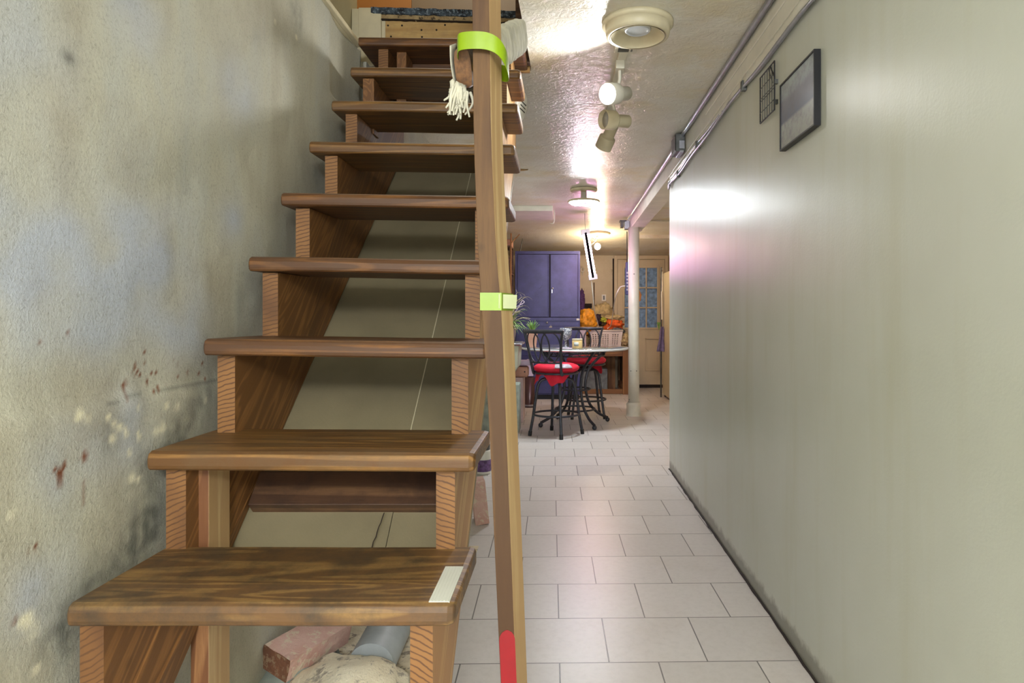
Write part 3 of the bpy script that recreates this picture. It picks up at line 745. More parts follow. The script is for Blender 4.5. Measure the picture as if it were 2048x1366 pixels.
# ---------------------------------------------------------------- ceiling fixtures
def ceil_M(x, y): return Matrix.Translation(Vector((x,y,ZC))) @ Matrix.Rotation(PI,4,'X')
f1 = thing('ceiling_lampholder', 'round unlit white ceiling lampholder nearest the camera above the spotlight track', 'ceiling light', (.277,2.5,ZC))
Mc = ceil_M(.277,2.50)
mb = MB(); mb.lathe([(0,0),(.135,0),(.135,.012),(.128,.020),(.122,.020),(.121,.042),(.118,.052),(.110,.056),(.106,.055),(.090,.030),(.07,.018),(0,.018)], 48, Mc); mb.build('ring', M['cream_plastic'], f1)
mb = MB(); mb.lathe([(0,.0205),(.070,.0205),(.080,.030),(.097,.052),(.104,.0575),(.100,.0545)], 48, Mc, cap=False); mb.build('reflector', M['cream_plastic'], f1)
mb = MB(); mb.lathe([(0,.021),(.050,.021),(.050,.028),(.044,.034),(.040,.0285),(0,.030)], 40, Mc); mb.build('socket_cover', M['lens_off'], f1)
tr = thing('track_light', 'white ceiling track light with three spotlight heads, the nearest one lit', 'track light', (.24,3.1,ZC))
mb = MB(); mb.box((.205,2.63,ZC-.028),(.295,2.72,ZC-.0)); mb.box((.225,2.70,ZC-.020),(.262,3.85,ZC)); mb.build('track', M['white_paint'], tr, bevel=.003)
mb = MB(); mb.box((.218,2.632,ZC-.031),(.262,2.70,ZC-.028)); mb.box((.27,2.655,ZC-.0295),(.277,2.70,ZC-.028)); mb.build('slot_plate', M['steel_dark'], tr)
def head(loc_stem, lens_c, n, lit, name_label, back_holes=False, full=.062):
    hd_ = None
    n = Vector(n).normalized(); c = Vector(lens_c)
    mb = MB(); R = .046
    # big front cup, narrower neck behind
    prof = [(0,-.150),(.020,-.150),(.030,-.145),(.031,-.075),(.034,-.068),(R-.003,-.066),(R,-.060),(R,0),(R-.002,.002),(R-.004,0),(R-.005,-.026),(0,-.026)]
    mb.lathe(prof, 36, AM(c, n))
    sh = mb.build('spot_head', M['cream_plastic'] if not lit else M['white_paint'], tr, name_label)
    m2 = MB(); m2.lathe([(0,-.0255),(R-.005,-.0255),(R-.006,-.020),(0,-.018)], 36, AM(c, n)); m2.build('lens', M['lamp_on'] if lit else M['lens_off'], sh)
    if back_holes:
        m3 = MB()
        for k in range(6):
            a = k*PI/3; q = AM(c, n) @ Matrix.Translation(Vector((.017*math.cos(a), .017*math.sin(a), -.1508)))
            m3.lathe([(0,0),(.003,0),(.003,.001),(0,.001)], 8, q)
        m3.build('vent_hole', M['brown_dark'], sh)
    s0 = Vector(loc_stem); att = c+n*(-.075)+Vector((0,0,.02))
    m4 = MB(); m4.box((s0.x-.019,s0.y-.03,ZC-.055),(s0.x+.019,s0.y+.03,ZC-.018)); m4.build('adapter', M['white_paint'], sh, bevel=.003)
    m5 = MB(); m5.tube([(s0.x,s0.y,ZC-.05),(s0.x,s0.y,ZC-.09),tuple(att)], .0075, 12); m5.build('stem', M['white_paint'], sh)
    return sh
c1 = P(1215,188,2.80); head((.238,2.84,0), c1, (-.62,-.72,-.26), True, 'lit spotlight head nearest the camera')
c2 = P(1207,239,3.16); head((.232,3.18,0), c2, (-.85,-.50,-.08), False, 'unlit spotlight head with grey lens in the middle')
c3 = P(1206,296,3.62); head((.232,3.60,0), c3, (-.38,.55,-.78), False, 'unlit spotlight head farthest away, its perforated back showing', True)
light('spot_lamp', 'AREA', c1-Vector((-.62,-.72,-.26)).normalized()*.0165, P_SPOT, (1,.99,.97), .078, (-.62,-.72,-.26))
# LED disc lamp
M['disc_centre'] = plain('grey_lamp_centre', srgb(96,108,120), .5, 0, .03)
fd = thing('led_disc_lamp', 'lit white ring-shaped LED lamp hanging from the ceiling in the middle of the passage', 'ceiling light', (.168,5.75,ZC))
Mc = ceil_M(.168,5.75)
mb = MB(); mb.lathe([(0,0),(.118,0),(.120,.01),(.112,.022),(.10,.026),(.05,.028),(0,.028)], 40, Mc); mb.build('canopy', M['cream_plastic'], fd)
mb = MB(); mb.lathe([(0,.028),(.026,.028),(.026,.075),(.045,.085),(0,.085)], 24, Mc); mb.build('socket', M['white_plastic'], fd)
mb = MB(); mb.lathe([(.030,.085),(.075,.094),(.135,.100),(.141,.108),(.136,.118),(.128,.118),(.126,.110),(0,.108)], 48, Mc); mb.build('housing', M['cream_plastic'], fd)
mb = MB(); mb.lathe([(.070,.109),(.074,.130),(.112,.130),(.128,.114),(.126,.108)], 48, Mc); mb.build('led_ring', M['ring_on'], fd)
mb = MB(); mb.lathe([(0,.126),(.050,.126),(.072,.120)], 40, Mc, cap=False); mb.build('centre_cover', M['disc_centre'], fd)
# unseen fill lamp added behind the camera to brighten the foreground
fr = thing('led_disc_lamp', 'added fill lamp behind the camera in a white ring-shaped housing', 'ceiling light', (.1,-1.7,ZC))
Mc = ceil_M(.1,-1.7)
mb = MB(); mb.lathe([(0,0),(.118,0),(.120,.01),(.112,.022),(.05,.028),(.026,.03),(.026,.085),(.075,.094),(.135,.100),(.141,.108),(.136,.118),(0,.118)], 40, Mc); mb.build('housing', M['cream_plastic'], fr)
light('rear_fill', 'POINT', (.1,-1.7,ZC-.30), P_REAR_FILL, (.97,.99,1), .16)
light('stairwell_fill', 'POINT', (-.55,3.4,3.7), P_STAIR_FILL, (1,.93,.8), .15)  # unseen warm fill added above the landing, no fixture
# grow tube
M['gap_black'] = plain('matt_black_tube_gap', (.004,.004,.004,1), 1, 0, 0, spec=0, bump=0)  # for an added black bar that paints the dark gap between the tubes
gt = thing('grow_light', 'pink-white fluorescent tube fixture hanging tilted on its cable beside the blue cabinet', 'grow light', P(1178,560,7.0))
T1, T2 = P(1171,466,7.0), P(1186,556,7.0); dn = (T2-T1).normalized()
Mg = AM(T1, dn); L_ = (T2-T1).length
mb = MB(); mb.box((-.030,-.012,-.03),(.030,.020,L_+.03), Mg)
# orientation: local y must face the camera
yl = (Mg.to_3x3() @ Vector((0,1,0))); 
if yl.y > 0: Mg = Mg @ Matrix.Rotation(PI,4,'Z')
if abs((Mg.to_3x3() @ Vector((0,1,0))).y) < .7: Mg = Mg @ Matrix.Rotation(PI/2,4,'Z')
if (Mg.to_3x3() @ Vector((0,1,0))).y > 0: Mg = Mg @ Matrix.Rotation(PI,4,'Z')
M['pinkish'] = plain('white_fixture_enamel', srgb(226,214,222), .4, 0, .02)
mb = MB(); mb.box((-.011,-.004,0),(.011,.045,L_), Mg); mb.build('tube_gap_bar', M['gap_black'], gt)
for s in (0, L_):
    mb = MB(); mb.box((-.046,-.020,s-.035),(.046,.045,s+.020), Mg); mb.build('end_cap', M['pinkish'], gt, bevel=.003)
for s in (-.019,.019):
    mb = MB(); mb.lathe([(.009,.02),(.009,L_-.03)], 14, Mg @ Matrix.Translation(Vector((s*1.3,.026,0)))); mb.build('tube', M['tube_on'], gt)
MB().tube(bez([P(1171,459,7.0), P(1170,445,7.0), P(1169.5,426.5,7.0)]), .002, 5).build('hanging_wire', M['black'], gt)
MB().tube(bez([P(1183,562,7.02), P(1186,590,7.1), P(1189,622,7.4), P(1195,645,8.4), P(1199,660,9.42)]), .006, 6).build('power_cable', M['white_plastic'], None, 'white cable dropping from the pink tube fixture into the laundry basket', 'cable')
# warm bulb
wb = thing('bulb_fixture', 'glowing warm bare bulb on a ceiling fixture in front of the door wall', 'ceiling light', (.43,8.55,2.1))
zc2 = 2.165
Mc = Matrix.Translation(Vector((.43,8.55,zc2))) @ Matrix.Rotation(PI,4,'X')
mb = MB(); mb.lathe([(0,-.02),(.17,-.02),(.17,0),(.15,.018),(.05,.03),(0,.03)], 32, Mc); mb.build('canopy', M['cream_plastic'], wb)
mb = MB(); mb.lathe([(0,.03),(.018,.03),(.018,.06),(0,.06)], 16, Mc); mb.build('socket', M['white_plastic'], wb)
bc = P(1195,493,8.5)
mb = MB(); mb.tube(bez([(.43,8.55,zc2-.05), (.36,8.52,zc2-.06), tuple(bc+Vector((-.02,0,.07)))]), .006, 8); mb.tube(bez([(.43,8.5,zc2-.03),(.36,8.45,zc2-.14),(.28,8.42,zc2-.13)]), .005, 6); mb.build('arm', M['cream_plastic'], wb)
mb = MB(); mb.blob(bc, (.038,.038,.042), 0, 1, 3); mb.build('bulb', M['bulb_on'], wb)
# white boxed panel and torn patch on the ceiling
MB().box((-.84,6.62,2.150),(-.118,7.25,2.2035)).build('ceiling_panel', M['white_paint'], None, 'white boxed panel under the ceiling left of the LED ring lamp', 'ceiling panel', bevel=.004)
mb = MB(); mb.tube(bez([P(1108,414,6.9),P(1109,432,6.9),P(1107,446,6.9),P(1100,447,6.95)]), .006, 8); mb.build('hook_pipe', M['white_paint'], None, 'thin white bent pipe at the right end of the ceiling panel', 'pipe')
mb = MB()
pp = [P(u, v, 5.10) for u, v in ((1030,341),(1042,336),(1057,337),(1058,346),(1050,350),(1034,350))]
pp = [Vector((p.x, 4.97+.02*(i % 3)+(p.z-2.2)*-.8, 2.1995)) for i, p in enumerate(pp)]
mb.quadprism(pp, (0,0,-.006)); mb.build('torn_patch', M['ply'], None, 'torn brown patch in the ceiling beside the treads', 'patch')

# ---------------------------------------------------------------- conduit, cable, boxes
cd = thing('conduit', 'shiny steel conduit along the ceiling edge with two junction boxes', 'conduit', (.715,4,2.18))
mb = MB(); mb.tube([(.714,.5,2.184),(.714,4.0,2.184)], .0125, 14); mb.build('pipe', M['steel'], cd)
mb = MB(); mb.tube([(.712,4.12,2.172),(.710,7.32,2.172)], .0115, 14); mb.build('pipe', M['steel'], cd)
mb = MB(); mb.box((.672,3.98,2.085),(.728,4.13,2.192)); mb.box((.668,3.985,2.09),(.672,4.125,2.187)); bx_ = mb.build('junction_box', M['steel_dark'], cd, bevel=.006)
mb = MB(); mb.box((.69,3.972,2.10),(.725,3.980,2.15)); mb.box((.69,3.95,2.072),(.715,4.10,2.085)); mb.build('cover_plate', M['steel'], bx_, bevel=.002)
mb = MB(); mb.box((.668,7.36,2.068),(.728,7.46,2.165)); mb.build('junction_box', M['steel'], cd, bevel=.004)
mb = MB(); mb.box((.625,7.34,2.085),(.660,7.44,2.16), None); mb.box((.615,7.33,2.15),(.69,7.45,2.163)); mb.build('box_lid', M['steel_dark'], cd, bevel=.003)
def cab(off, yy): 
    return Vector((XR-.010-.003*off+.002*math.sin(yy*5), yy, HC+.952-.010*off+.012*math.sin(yy*2.3+off)+.006*math.sin(yy*7)))
ac = thing('armoured_cable', 'twin armoured cable clipped along the top of the green-grey wall', 'cable', (XR,3,2.03))
for off in (0, 1.6):
    pts = [cab(off, .9+k*.06) for k in range(61)]+[(XR-.016,4.62,2.035-.014*off),(XR-.018,4.655,2.00),(XR-.018,4.63,1.985),(XR-.018,4.58,2.0)]
    mb = MB(); mb.tube(pts, [.0068+.0007*(k % 2) for k in range(len(pts))], 8); mb.build('cable', M['steel'], ac)
for yy in (1.72,2.72,3.65,4.28):
    p = cab(.6, yy)+Vector((0,0,.0)); mb = MB(); mb.box((p.x-.012,yy-.012,p.z-.022),(XR,yy+.012,p.z+.020)); mb.build('clip', M['steel_dark'], ac, bevel=.003)

# picture and wire grille on the right wall
fp = thing('framed_picture', 'black framed blue-grey landscape print hanging on the green-grey wall', 'picture', (XR,2.08,1.65))
y0, y1, z0, z1 = 1.925, 2.233, 1.645, 1.868
mb = MB(); t = .005
x0, x1 = XR-.022, XR-.002
mb.box((x0,y0,z0),(x1,y0+t,z1)).box((x0,y1-t,z0),(x1,y1,z1)).box((x0,y0+t,z0),(x1,y1-t,z0+t)).box((x0,y0+t,z1-t),(x1,y1-t,z1)); mb.build('frame', M['black'], fp)
m, nt, b = newmat('landscape_print'); g = G(nt); v = g.coord(); sxx = g.n('ShaderNodeSeparateXYZ'); g.l(v, sxx.inputs[0])
base = g.ramp(sxx.outputs[2], [(0.0, srgb(168,172,168)), (.075, srgb(176,182,186)), (.085, srgb(120,126,148)), (.150, srgb(142,144,158)), (.165, srgb(160,170,182)), (.20, srgb(172,182,186))])
c_ = g.mix(g.ramp(g.noise(v, 30, 7, .7), [(.45, (0,0,0,1)), (.65, (.6,)*3+(1,))]), base, srgb(128,126,140))
g.l(c_, b.inputs['Base Color']); b.inputs['Roughness'].default_value = .25; M['print'] = m
MB().box((x0+.004,y0+t,z0+t),(x0+.010,y1-t,z1-t)).build('print', M['print'], fp)
gr = thing('wire_grille', 'small black wire grille hanging left of the framed picture', 'wire rack', (XR,2.4,1.82))
y0, y1, z0, z1 = 2.318, 2.486, 1.814, 1.985; xg = XR-.012
mb = MB()
for a, b_ in (((y0,z0),(y1,z0)),((y0,z1),(y1,z1)),((y0,z0),(y0,z1)),((y1,z0),(y1,z1)),((y0,z1-.055),(y0+.05,z1))): mb.tube([(xg,a[0],a[1]),(xg,b_[0],b_[1])], .0028, 6)
mb.build('frame', M['black'], gr)
mb = MB()
for k in range(1,6): mb.tube([(xg,y0+(y1-y0)*k/6,z0),(xg,y0+(y1-y0)*k/6,z1)], .0017, 6)
for k in (.22,.46,.52,.75): mb.tube([(xg,y0,z0+(z1-z0)*k),(xg,y1,z0+(z1-z0)*k)], .0018, 6)
mb.tube([(xg,y0+.02,z1-.07),(xg,y0+.07,z1)], .002, 6)
mb.build('bars', M['steel_dark'], gr)
for zq in (z0+.02, z1-.08): MB().box((xg,y0-.004,zq),(XR,y0+.008,zq+.015)).build('wall_hook', M['steel_dark'], gr)

# ---------------------------------------------------------------- column
cl = thing('support_column', 'white painted steel column standing under the end of the beam', 'column', (.762,7.26,0))
Mc = Matrix.Translation(Vector((.762,7.26,0)))
mb = MB(); mb.lathe([(.061,.12),(.061,2.068)], 32, Mc); mb.build('shaft', M['white_paint'], cl)
def foot(a, b_):
    t = a*2*PI; h = b_*.15; r = .078+.010*noise.noise(Vector((math.cos(t)*2, math.sin(t)*2, b_*3)))-(.012 if b_ > .9 else 0)+(.008 if b_ < .1 else 0)
    return Vector((.762+math.cos(t)*r, 7.26+math.sin(t)*r, h))
mb = MB(); mb.grid(32, 10, foot); mb.lathe([(0,.149),(.068,.15)], 32, Mc); mb.build('collar', M['white_paint'], cl)
mb = MB()
for u, v in ((1262,742),(1273,742),(1268,548),(1259,800),(1260,812)):
    p = P(u, v, 7.2); q = Vector((p.x-.762, 0, 0)); ang_ = -math.sqrt(max(0, .061**2-q.x**2)); pp_ = Vector((p.x, 7.26+ang_, p.z))
    mb.lathe([(0,0),(.006,0),(.006,.002),(0,.003)], 8, AM(pp_, (q.x, ang_, 0)))
mb.build('screw', M['steel_dark'], cl)
# power strip on its cord
ps = thing('power_strip', 'dark blue power strip hanging on a cord left of the white column', 'power strip', P(1254,590,7.42))
a, c = P(1251,524,7.42), P(1258,590,7.42)
mb = MB(); mb.box((a.x,7.40,c.z),(c.x,7.44,a.z)); M['strip_blue'] = plain('dark_blue_plastic', srgb(62,66,112), .4, 0, .1); mb.build('body', M['strip_blue'], ps, bevel=.008)
for k in range(6): MB().box((a.x+.010,7.396,c.z+.05+k*.038),(a.x+.032,7.3995,c.z+.068+k*.038)).build('outlet', M['steel'], ps)
mb = MB(); mb.tube([P(1254,463,7.41), P(1254,495,7.42), P(1254,525,7.42)], .005, 6); mb.build('cord', M['black'], ps)
MB().tube(bez([P(1250.5,572,7.385), P(1240,575,7.39), P(1231,595,7.5), P(1226,625,8.2), P(1222,650,9.3), P(1215,657,9.42)]), .006, 6).build('power_cable', M['white_plastic'], None, 'white cable arching from the power strip down to the laundry basket', 'cable')

# ---------------------------------------------------------------- back door
YD = YB-.03
def bp(u, v, y=YD): return P(u, v, y)
def bbox2(mb, u0, v0, u1, v1, ya, yb):
    p, q = bp(u0, v1, ya), bp(u1, v0, ya); return mb.box((p.x,ya,max(0,p.z)),(q.x,yb,q.z))
dr_ = bpy.data.objects.new('door_1', None); S.collection.objects.link(dr_); dr_.location = (1.16,YD,0); dr_['kind'] = 'structure'; OFF['door_1'] = Vector((1.16,YD,0))
mb = MB(); x0, x1, zt = .815, 1.535, 1.96
wx0, wx1, wz0, wz1 = bp(1249,0).x, bp(1314,0).x, bp(0,655).z, bp(0,536).z
mb.box((x0,YD-.012,.05),(wx0,YD+.03,zt)).box((wx1,YD-.012,.05),(x1,YD+.03,zt)).box((wx0,YD-.012,.05),(wx1,YD+.03,wz0)).box((wx0,YD-.012,wz1),(wx1,YD+.03,zt))
mb.build('slab', M['door_paint'], dr_)
mb = MB()
for px0, px1 in ((x0+.09, x0+.31), (x0+.42, x0+.64)):
    for (a0,b0,a1,b1) in ((px0,.26,px1,.275),(px0,.745,px1,.76),(px0,.26,px0+.014,.76),(px1-.014,.26,px1,.76)): mb.box((a0,YD-.028,b0),(a1,YD-.012,b1))
    mb.box((px0+.035,YD-.0165,.295),(px1-.035,YD-.012,.725))
mb.build('panel_moulding', M['door_paint'], dr_, bevel=.002)
mb = MB(); w = .028
mb.box((wx0-w,YD-.025,wz0-w),(wx0,YD-.01,wz1+w)).box((wx1,YD-.025,wz0-w),(wx1+w,YD-.01,wz1+w)).box((wx0,YD-.025,wz0-w),(wx1,YD-.01,wz0)).box((wx0,YD-.025,wz1),(wx1,YD-.01,wz1+w))
for k in (1,2):
    xx = wx0+(wx1-wx0)*k/3; mb.box((xx-.010,YD-.020,wz0),(xx+.010,YD-.008,wz1))
    zz = wz0+(wz1-wz0)*k/3; mb.box((wx0,YD-.020,zz-.010),(wx1,YD-.008,zz+.010))
mb.build('window_frame', M['door_paint'], dr_, bevel=.002)
MB().box((wx0,YD+.002,wz0),(wx1,YD+.006,wz1)).build('glass_panes', M['pane'], dr_, 'blue glass panes')
mb = MB(); mb.box((x0-.055,YD-.02,0),(x0-.004,YB,2.03)).box((x1+.004,YD-.02,0),(x1+.055,YB,2.03)).box((x0-.004,YD-.02,zt+.01),(x1+.004,YB,2.03)); mb.build('door_frame', M['door_paint'], dr_, bevel=.003)
mb = MB(); mb.box((x0-.075,YD-.024,.05),(x0-.055,YB,1.98)).box((x0,YD-.008,.0),(x1,YD+.03,.05)); mb.build('dark_gap', M['brown_dark'], dr_)
M['curtain_orange'] = plain('orange_sticker', srgb(206,140,80), .6)
MB().quadprism([bp(1278,578,YD-.009), bp(1283,590,YD-.009), bp(1281,602,YD-.009), bp(1276,604,YD-.009)], (0,.002,0)).build('orange_cutout', M['curtain_orange'], dr_, 'small orange cut-out on the glass')
# outlet and bits on the wall
ol = thing('wall_outlet', 'cream wall outlet beside the door', 'outlet', bp(1208,601,YB-.01))
mb = MB(); bbox2(mb, 1203.5,589,1212,602, YB-.010, YB); mb.build('plate', M['white_plastic'], ol, bevel=.002)
mb = MB(); bbox2(mb, 1206,591.5,1209.5,599.5, YB-.012, YB-.009); mb.build('socket', M['steel_dark'], ol)
mb = MB(); mb.tube([bp(1188,565,YB-.02), bp(1189,640,YB-.02)], .008, 8); mb.build('wall_pipe', M['brace'], None, 'thin brown pipe running down the cream wall behind the pink tube', 'pipe')
hk_ = thing('hanging_hook', 'white ring-shaped hook on the wall right of the blue cabinet', 'hook', bp(1165,545,YB-.02))
mb = MB(); mb.tube([bp(1165+3*math.cos(t*PI/6), 540+4*math.sin(t*PI/6), YB-.02) for t in range(12)], .008, 8, closed=True); mb.tube([bp(1166,543,YB-.02), bp(1165,550,YB-.02)], .007, 6); mb.build('ring', M['white_plastic'], hk_)
mb = MB(); mb.blob(bp(1163,604,YB-.08), (.05,.05,.20), .5, 3, 3, 3); M['flower'] = plain('purple_flowers', srgb(92,62,120), .7, 0, .3, 60); mb.build('dried_flowers', M['flower'], None, 'purple dried flowers on the wall beside the blue cabinet', 'flowers')
mb = MB(); bbox2(mb, 1168,607,1184,615, YB-.10, YB-.002); mb.build('small_shelf', M['brown_dark'], None, 'small dark shelf above the amber bag', 'shelf', bevel=.004)

# ---------------------------------------------------------------- fridge, pole and towel
fg = thing('fridge', 'cream fridge seen edge-on at the right beside the door', 'fridge', (1.67,8.75,0))
mb = MB(); mb.box((1.345,8.35,.03),(1.99,9.05,1.68)); mb.build('body', M['fridge'], fg, bevel=.012)
for x, y in ((1.38,8.4),(1.38,9.0),(1.95,8.4),(1.95,9.0)): MB().lathe([(0,0),(.018,0),(.018,.03),(0,.03)], 12, Matrix.Translation(Vector((x,y,0)))).build('foot', M['black'], fg)
sp_ = thing('metal_pole', 'thin steel pole leaning on the fridge beside the door', 'pole', (1.30,8.92,0))
mb = MB(); mb.tube([(1.305,8.92,0),(1.31,8.93,.9),(1.312,8.96,1.76)], .011, 10); mb.build('pole', M['steel_dark'], sp_)
mb = MB(); mb.tube(bez([(1.312,8.96,1.72),(1.32,8.96,1.74),(1.335,8.97,1.73)]), .009, 8); mb.tube(bez([(1.325,8.96,1.70),(1.325,8.94,1.45),(1.315,8.92,1.40),(1.318,8.92,1.05)]), .009, 8); mb.build('white_hose', M['white_plastic'], sp_, 'white hose along the pole')
mb = MB()
def towel(a, b_):
    w = .018+.034*b_+.004*math.sin(b_*9); x = 1.315-.02*b_+(a-.5)*2*w
    return Vector((x, 8.88-.012*math.sin(a*PI*3)-.010, .955-.335*b_))
mb.grid(14, 16, towel); mb.build('towel', M['lilac'], None, 'lilac grey towel hanging from the steel pole by the fridge', 'towel', solid=.006)
mb = MB(); p = P(1318,652,8.86); mb.add([p+Vector((-.03,0,.05)),p+Vector((.02,0,.05)),p+Vector((.0,0,-.06))], [(0,1,2)]); mb.build('green_clip', M['leaf'], None, 'small lime green triangle hanging above the lilac towel', 'clip', solid=.012)

# ---------------------------------------------------------------- blue cabinet
cb = thing('metal_cabinet', 'tall dark blue metal two-door cabinet against the far wall', 'cabinet', (-.22,8.9,0))
cx0, cx1, cy = -.650, .205, 8.67
mb = MB(); mb.box((cx0,cy+.015,.06),(cx1,cy+.45,1.952)); mb.build('body', M['navy'], cb, bevel=.004)
mb = MB(); mb.box((cx0+.01,cy+.05,0),(cx1-.01,cy+.43,.06)); mb.build('base', M['black'], cb)
zz = lambda v: HC-(v-CY)*cy/F
xx = lambda u: (u-CX)*cy/F
zt, zb = zz(508), zz(635)
mb = MB(); mb.box((cx0,cy,zt),(cx1,cy+.015,1.952)).box((cx0,cy,zz(642)),(cx1,cy+.015,zb)).box((cx0,cy,zb),(cx0+.025,cy+.015,zt)).box((cx1-.025,cy,zb),(cx1,cy+.015,zt)); mb.build('face_frame', M['navy'], cb, bevel=.002)
mb = MB(); mb.box((cx0+.03,cy+.0125,zb),(cx1-.03,cy+.0148,zt)); mb.build('door_gap', M['navy_dark'], cb)
mid = xx(1099)
d1_ = MB().box((cx0+.032,cy-.002,zb+.006),(mid-.018,cy+.012,zt-.006)).build('door', M['navy'], cb, bevel=.003)
d2_ = MB().box((mid+.014,cy-.002,zb+.006),(cx1-.032,cy+.012,zt-.006)).build('door', M['navy'], cb, bevel=.003)
MB().box((mid-.017,cy-.006,zb+.006),(mid-.007,cy+.012,zt-.006)).build('door_edge', M['navy'], d1_, bevel=.001)
mb = MB(); p = (xx(1105), cy-.008, zz(577)); mb.lathe([(0,0),(.012,0),(.012,.012),(0,.014)], 14, AM(p,(0,-1,0))); mb.box((p[0]-.012,cy-.014,p[2]-.06),(p[0]+.0,cy-.006,p[2]-.01)); mb.build('lock_handle', M['steel'], d2_)
# lower drawers
for k, (va, vb) in enumerate(((644,700),(702,745),(747,788))):
    f_ = MB().box((cx0+.015,cy-.004,zz(vb)+.006),(cx1-.015,cy+.012,zz(va)-.006)).build('drawer', M['navy'], cb, bevel=.003)
    MB().box((cx0+.06,cy-.012,zz(va)-.055),(cx1-.06,cy-.004,zz(va)-.046)).build('pull_rail', M['navy'], f_, bevel=.002)
    if k == 0:
        MB().lathe([(0,0),(.014,0),(.014,.010),(0,.012)], 12, AM((xx(1094),cy-.004,zz(645.5)),(0,-1,0))).build('lock', M['steel'], f_)
        MB().quadprism([(xx(1098),cy-.005,zz(655)),(xx(1104),cy-.005,zz(655)),(xx(1104),cy-.005,zz(651)),(xx(1101),cy-.005,zz(650))], (0,-.001,0)).build('sticker', M['cream_plastic'], f_, 'torn cream sticker')
MB().box((xx(1153),cy-.003,zz(641)),(xx(1159),cy,zz(637))).build('sticker', M['white_plastic'], cb, 'small white sticker')

# ---------------------------------------------------------------- workbench
wbh = thing('workbench', 'rough timber workbench against the far wall carrying the laundry', 'workbench', (.55,9.65,0))
bx0, bx1, by0, by1, bh = .12, .90, 9.23, 10.10, .655
mb = MB(); mb.box((bx0,by0-.02,bh-.03),(bx1+.02,by1,bh)); mb.build('top', M['bench_wood_x'], wbh, bevel=.003)
for x in (bx0, bx1-.085):
    for y in (by0, by1-.10): mb = MB(); mb.box((x,y,0),(x+.085,y+.09,bh-.03)); mb.build('leg', M['bench_wood'], wbh, bevel=.003)
mb = MB(); mb.box((bx0+.085,by0+.02,bh-.12),(bx1-.085,by0+.058,bh-.03)); mb.build('apron', M['bench_wood_x'], wbh, bevel=.003)
mb = MB(); mb.box((bx0+.085,by0+.04,.005),(bx1-.085,by0+.08,.07)); mb.build('lower_rail', M['bench_wood_x'], wbh, bevel=.003)
mb = MB(); mb.box((bx1-.085,by0+.09,.06),(bx1-.04,by1-.10,.13)); mb.build('side_rail', M['bench_wood'], wbh, bevel=.003)
mb = MB(); mb.box((bx1-.06,by0+.09,.14),(bx1-.05,by1-.10,bh-.03)); mb.build('side_panel', M['brace'], wbh)
mb = MB(); mb.box((.55,9.75,0),(.75,9.82,.58)); mb.build('cardboard_box', M['bench_wood'], None, 'brown board leaning under the workbench', 'board')
mb = MB(); mb.box((.20,9.50,0),(.62,9.70,.34)); M['grey_bin'] = plain('grey_green_bin', srgb(136,142,140), .6, 0, .2, 14); mb.build('storage_bin', M['grey_bin'], None, 'grey bin under the workbench', 'bin', bevel=.01)
# laundry basket
lb = thing('laundry_basket', 'white plastic laundry basket on the workbench, overflowing with clothes', 'basket', (.60,9.55,bh))
def basket(mb, y0b, y1b, x0b, x1b, z0b, z1b, fl=.03):
    cells = 26; rows = 9
    def pt(sidei, a, b_):
        e = fl*b_
        X0, X1, Y0_, Y1_ = x0b-e, x1b+e, y0b-e, y1b+e
        z = z0b+(z1b-z0b)*b_
        return [Vector((X0+(X1-X0)*a, Y0_, z)), Vector((X1, Y0_+(Y1_-Y0_)*a, z)), Vector((X1-(X1-X0)*a, Y1_, z)), Vector((X0, Y1_-(Y1_-Y0_)*a, z))][sidei]
    for si in range(4):
        for i in range(cells):
            for j_ in range(rows*2):
                zone = (i % 9)
                hole = (2 <= i <= 7 or 10 <= i <= 15 or 18 <= i <= 23) and i % 2 == 0 and j_ % 2 == 1 and 2 < j_ < rows*2-3
                if hole: continue
                a0, a1, b0, b1 = i/cells, (i+1)/cells, j_/(rows*2), (j_+1)/(rows*2)
                mb.add([pt(si,a0,b0),pt(si,a1,b0),pt(si,a1,b1),pt(si,a0,b1)], [(0,1,2,3)])
    return mb
bz1 = bh+.235
basket(MB(), 9.42, 9.72, .385, .80, bh+.002, bz1).build('body', M['basket'], lb, solid=.004)
mb = MB(); e = .03; mb.tube([(.385-e,9.42-e,bz1),(.80+e,9.42-e,bz1),(.80+e,9.72+e,bz1),(.385-e,9.72+e,bz1)], .012, 8, closed=True); mb.build('rim', M['basket'], lb)
MB().box((.39,9.425,bh),(.795,9.715,bh+.01)).build('base', M['basket'], lb)
# clothes
def cloth(name, c, r, mat, label, seed, amp=.55):
    MB().blob(c, tuple(q*.86 for q in r), amp, 2.2, 4, seed).build(name, mat, None, label, 'clothes')
def cp(u, v, z): return P(u, v, z)
cloth('garment', cp(1188,662,9.55), (.16,.12,.09), M['olive_cloth'], 'tan garment bunched at the left of the laundry basket', 2)
cloth('garment', cp(1181,655,9.6)+Vector((0,0,-.04)), (.09,.08,.06), M['orange'], 'small red-orange garment at the left rim of the laundry basket', 3)
cloth('garment', cp(1228,652,9.58), (.15,.12,.10), M['orange'], 'bright orange garment on top of the laundry basket', 5)
cloth('garment', cp(1207,640,9.62), (.05,.05,.04), M['lime'], 'lime green garment peeping between the orange and tan clothes', 6)
cloth('garment', cp(1234,660,9.50)+Vector((0,0,-.02)), (.12,.09,.06), M['teal_cloth'], 'patterned garment at the right rim of the laundry basket', 7)
cloth('garment', cp(1192,640,9.68), (.11,.09,.09), M['dark_cloth'], 'dark purple garment behind the tan one', 8)
cloth('garment', cp(1225,636,9.75), (.16,.09,.045), M['beige_cloth'], 'pale patterned cloth behind the orange garment', 9)
cloth('cloth_bundle', cp(1202,628,9.92), (.20,.12,.17), M['beige_cloth'], 'tall beige bundle peaking against the wall behind the basket', 12)
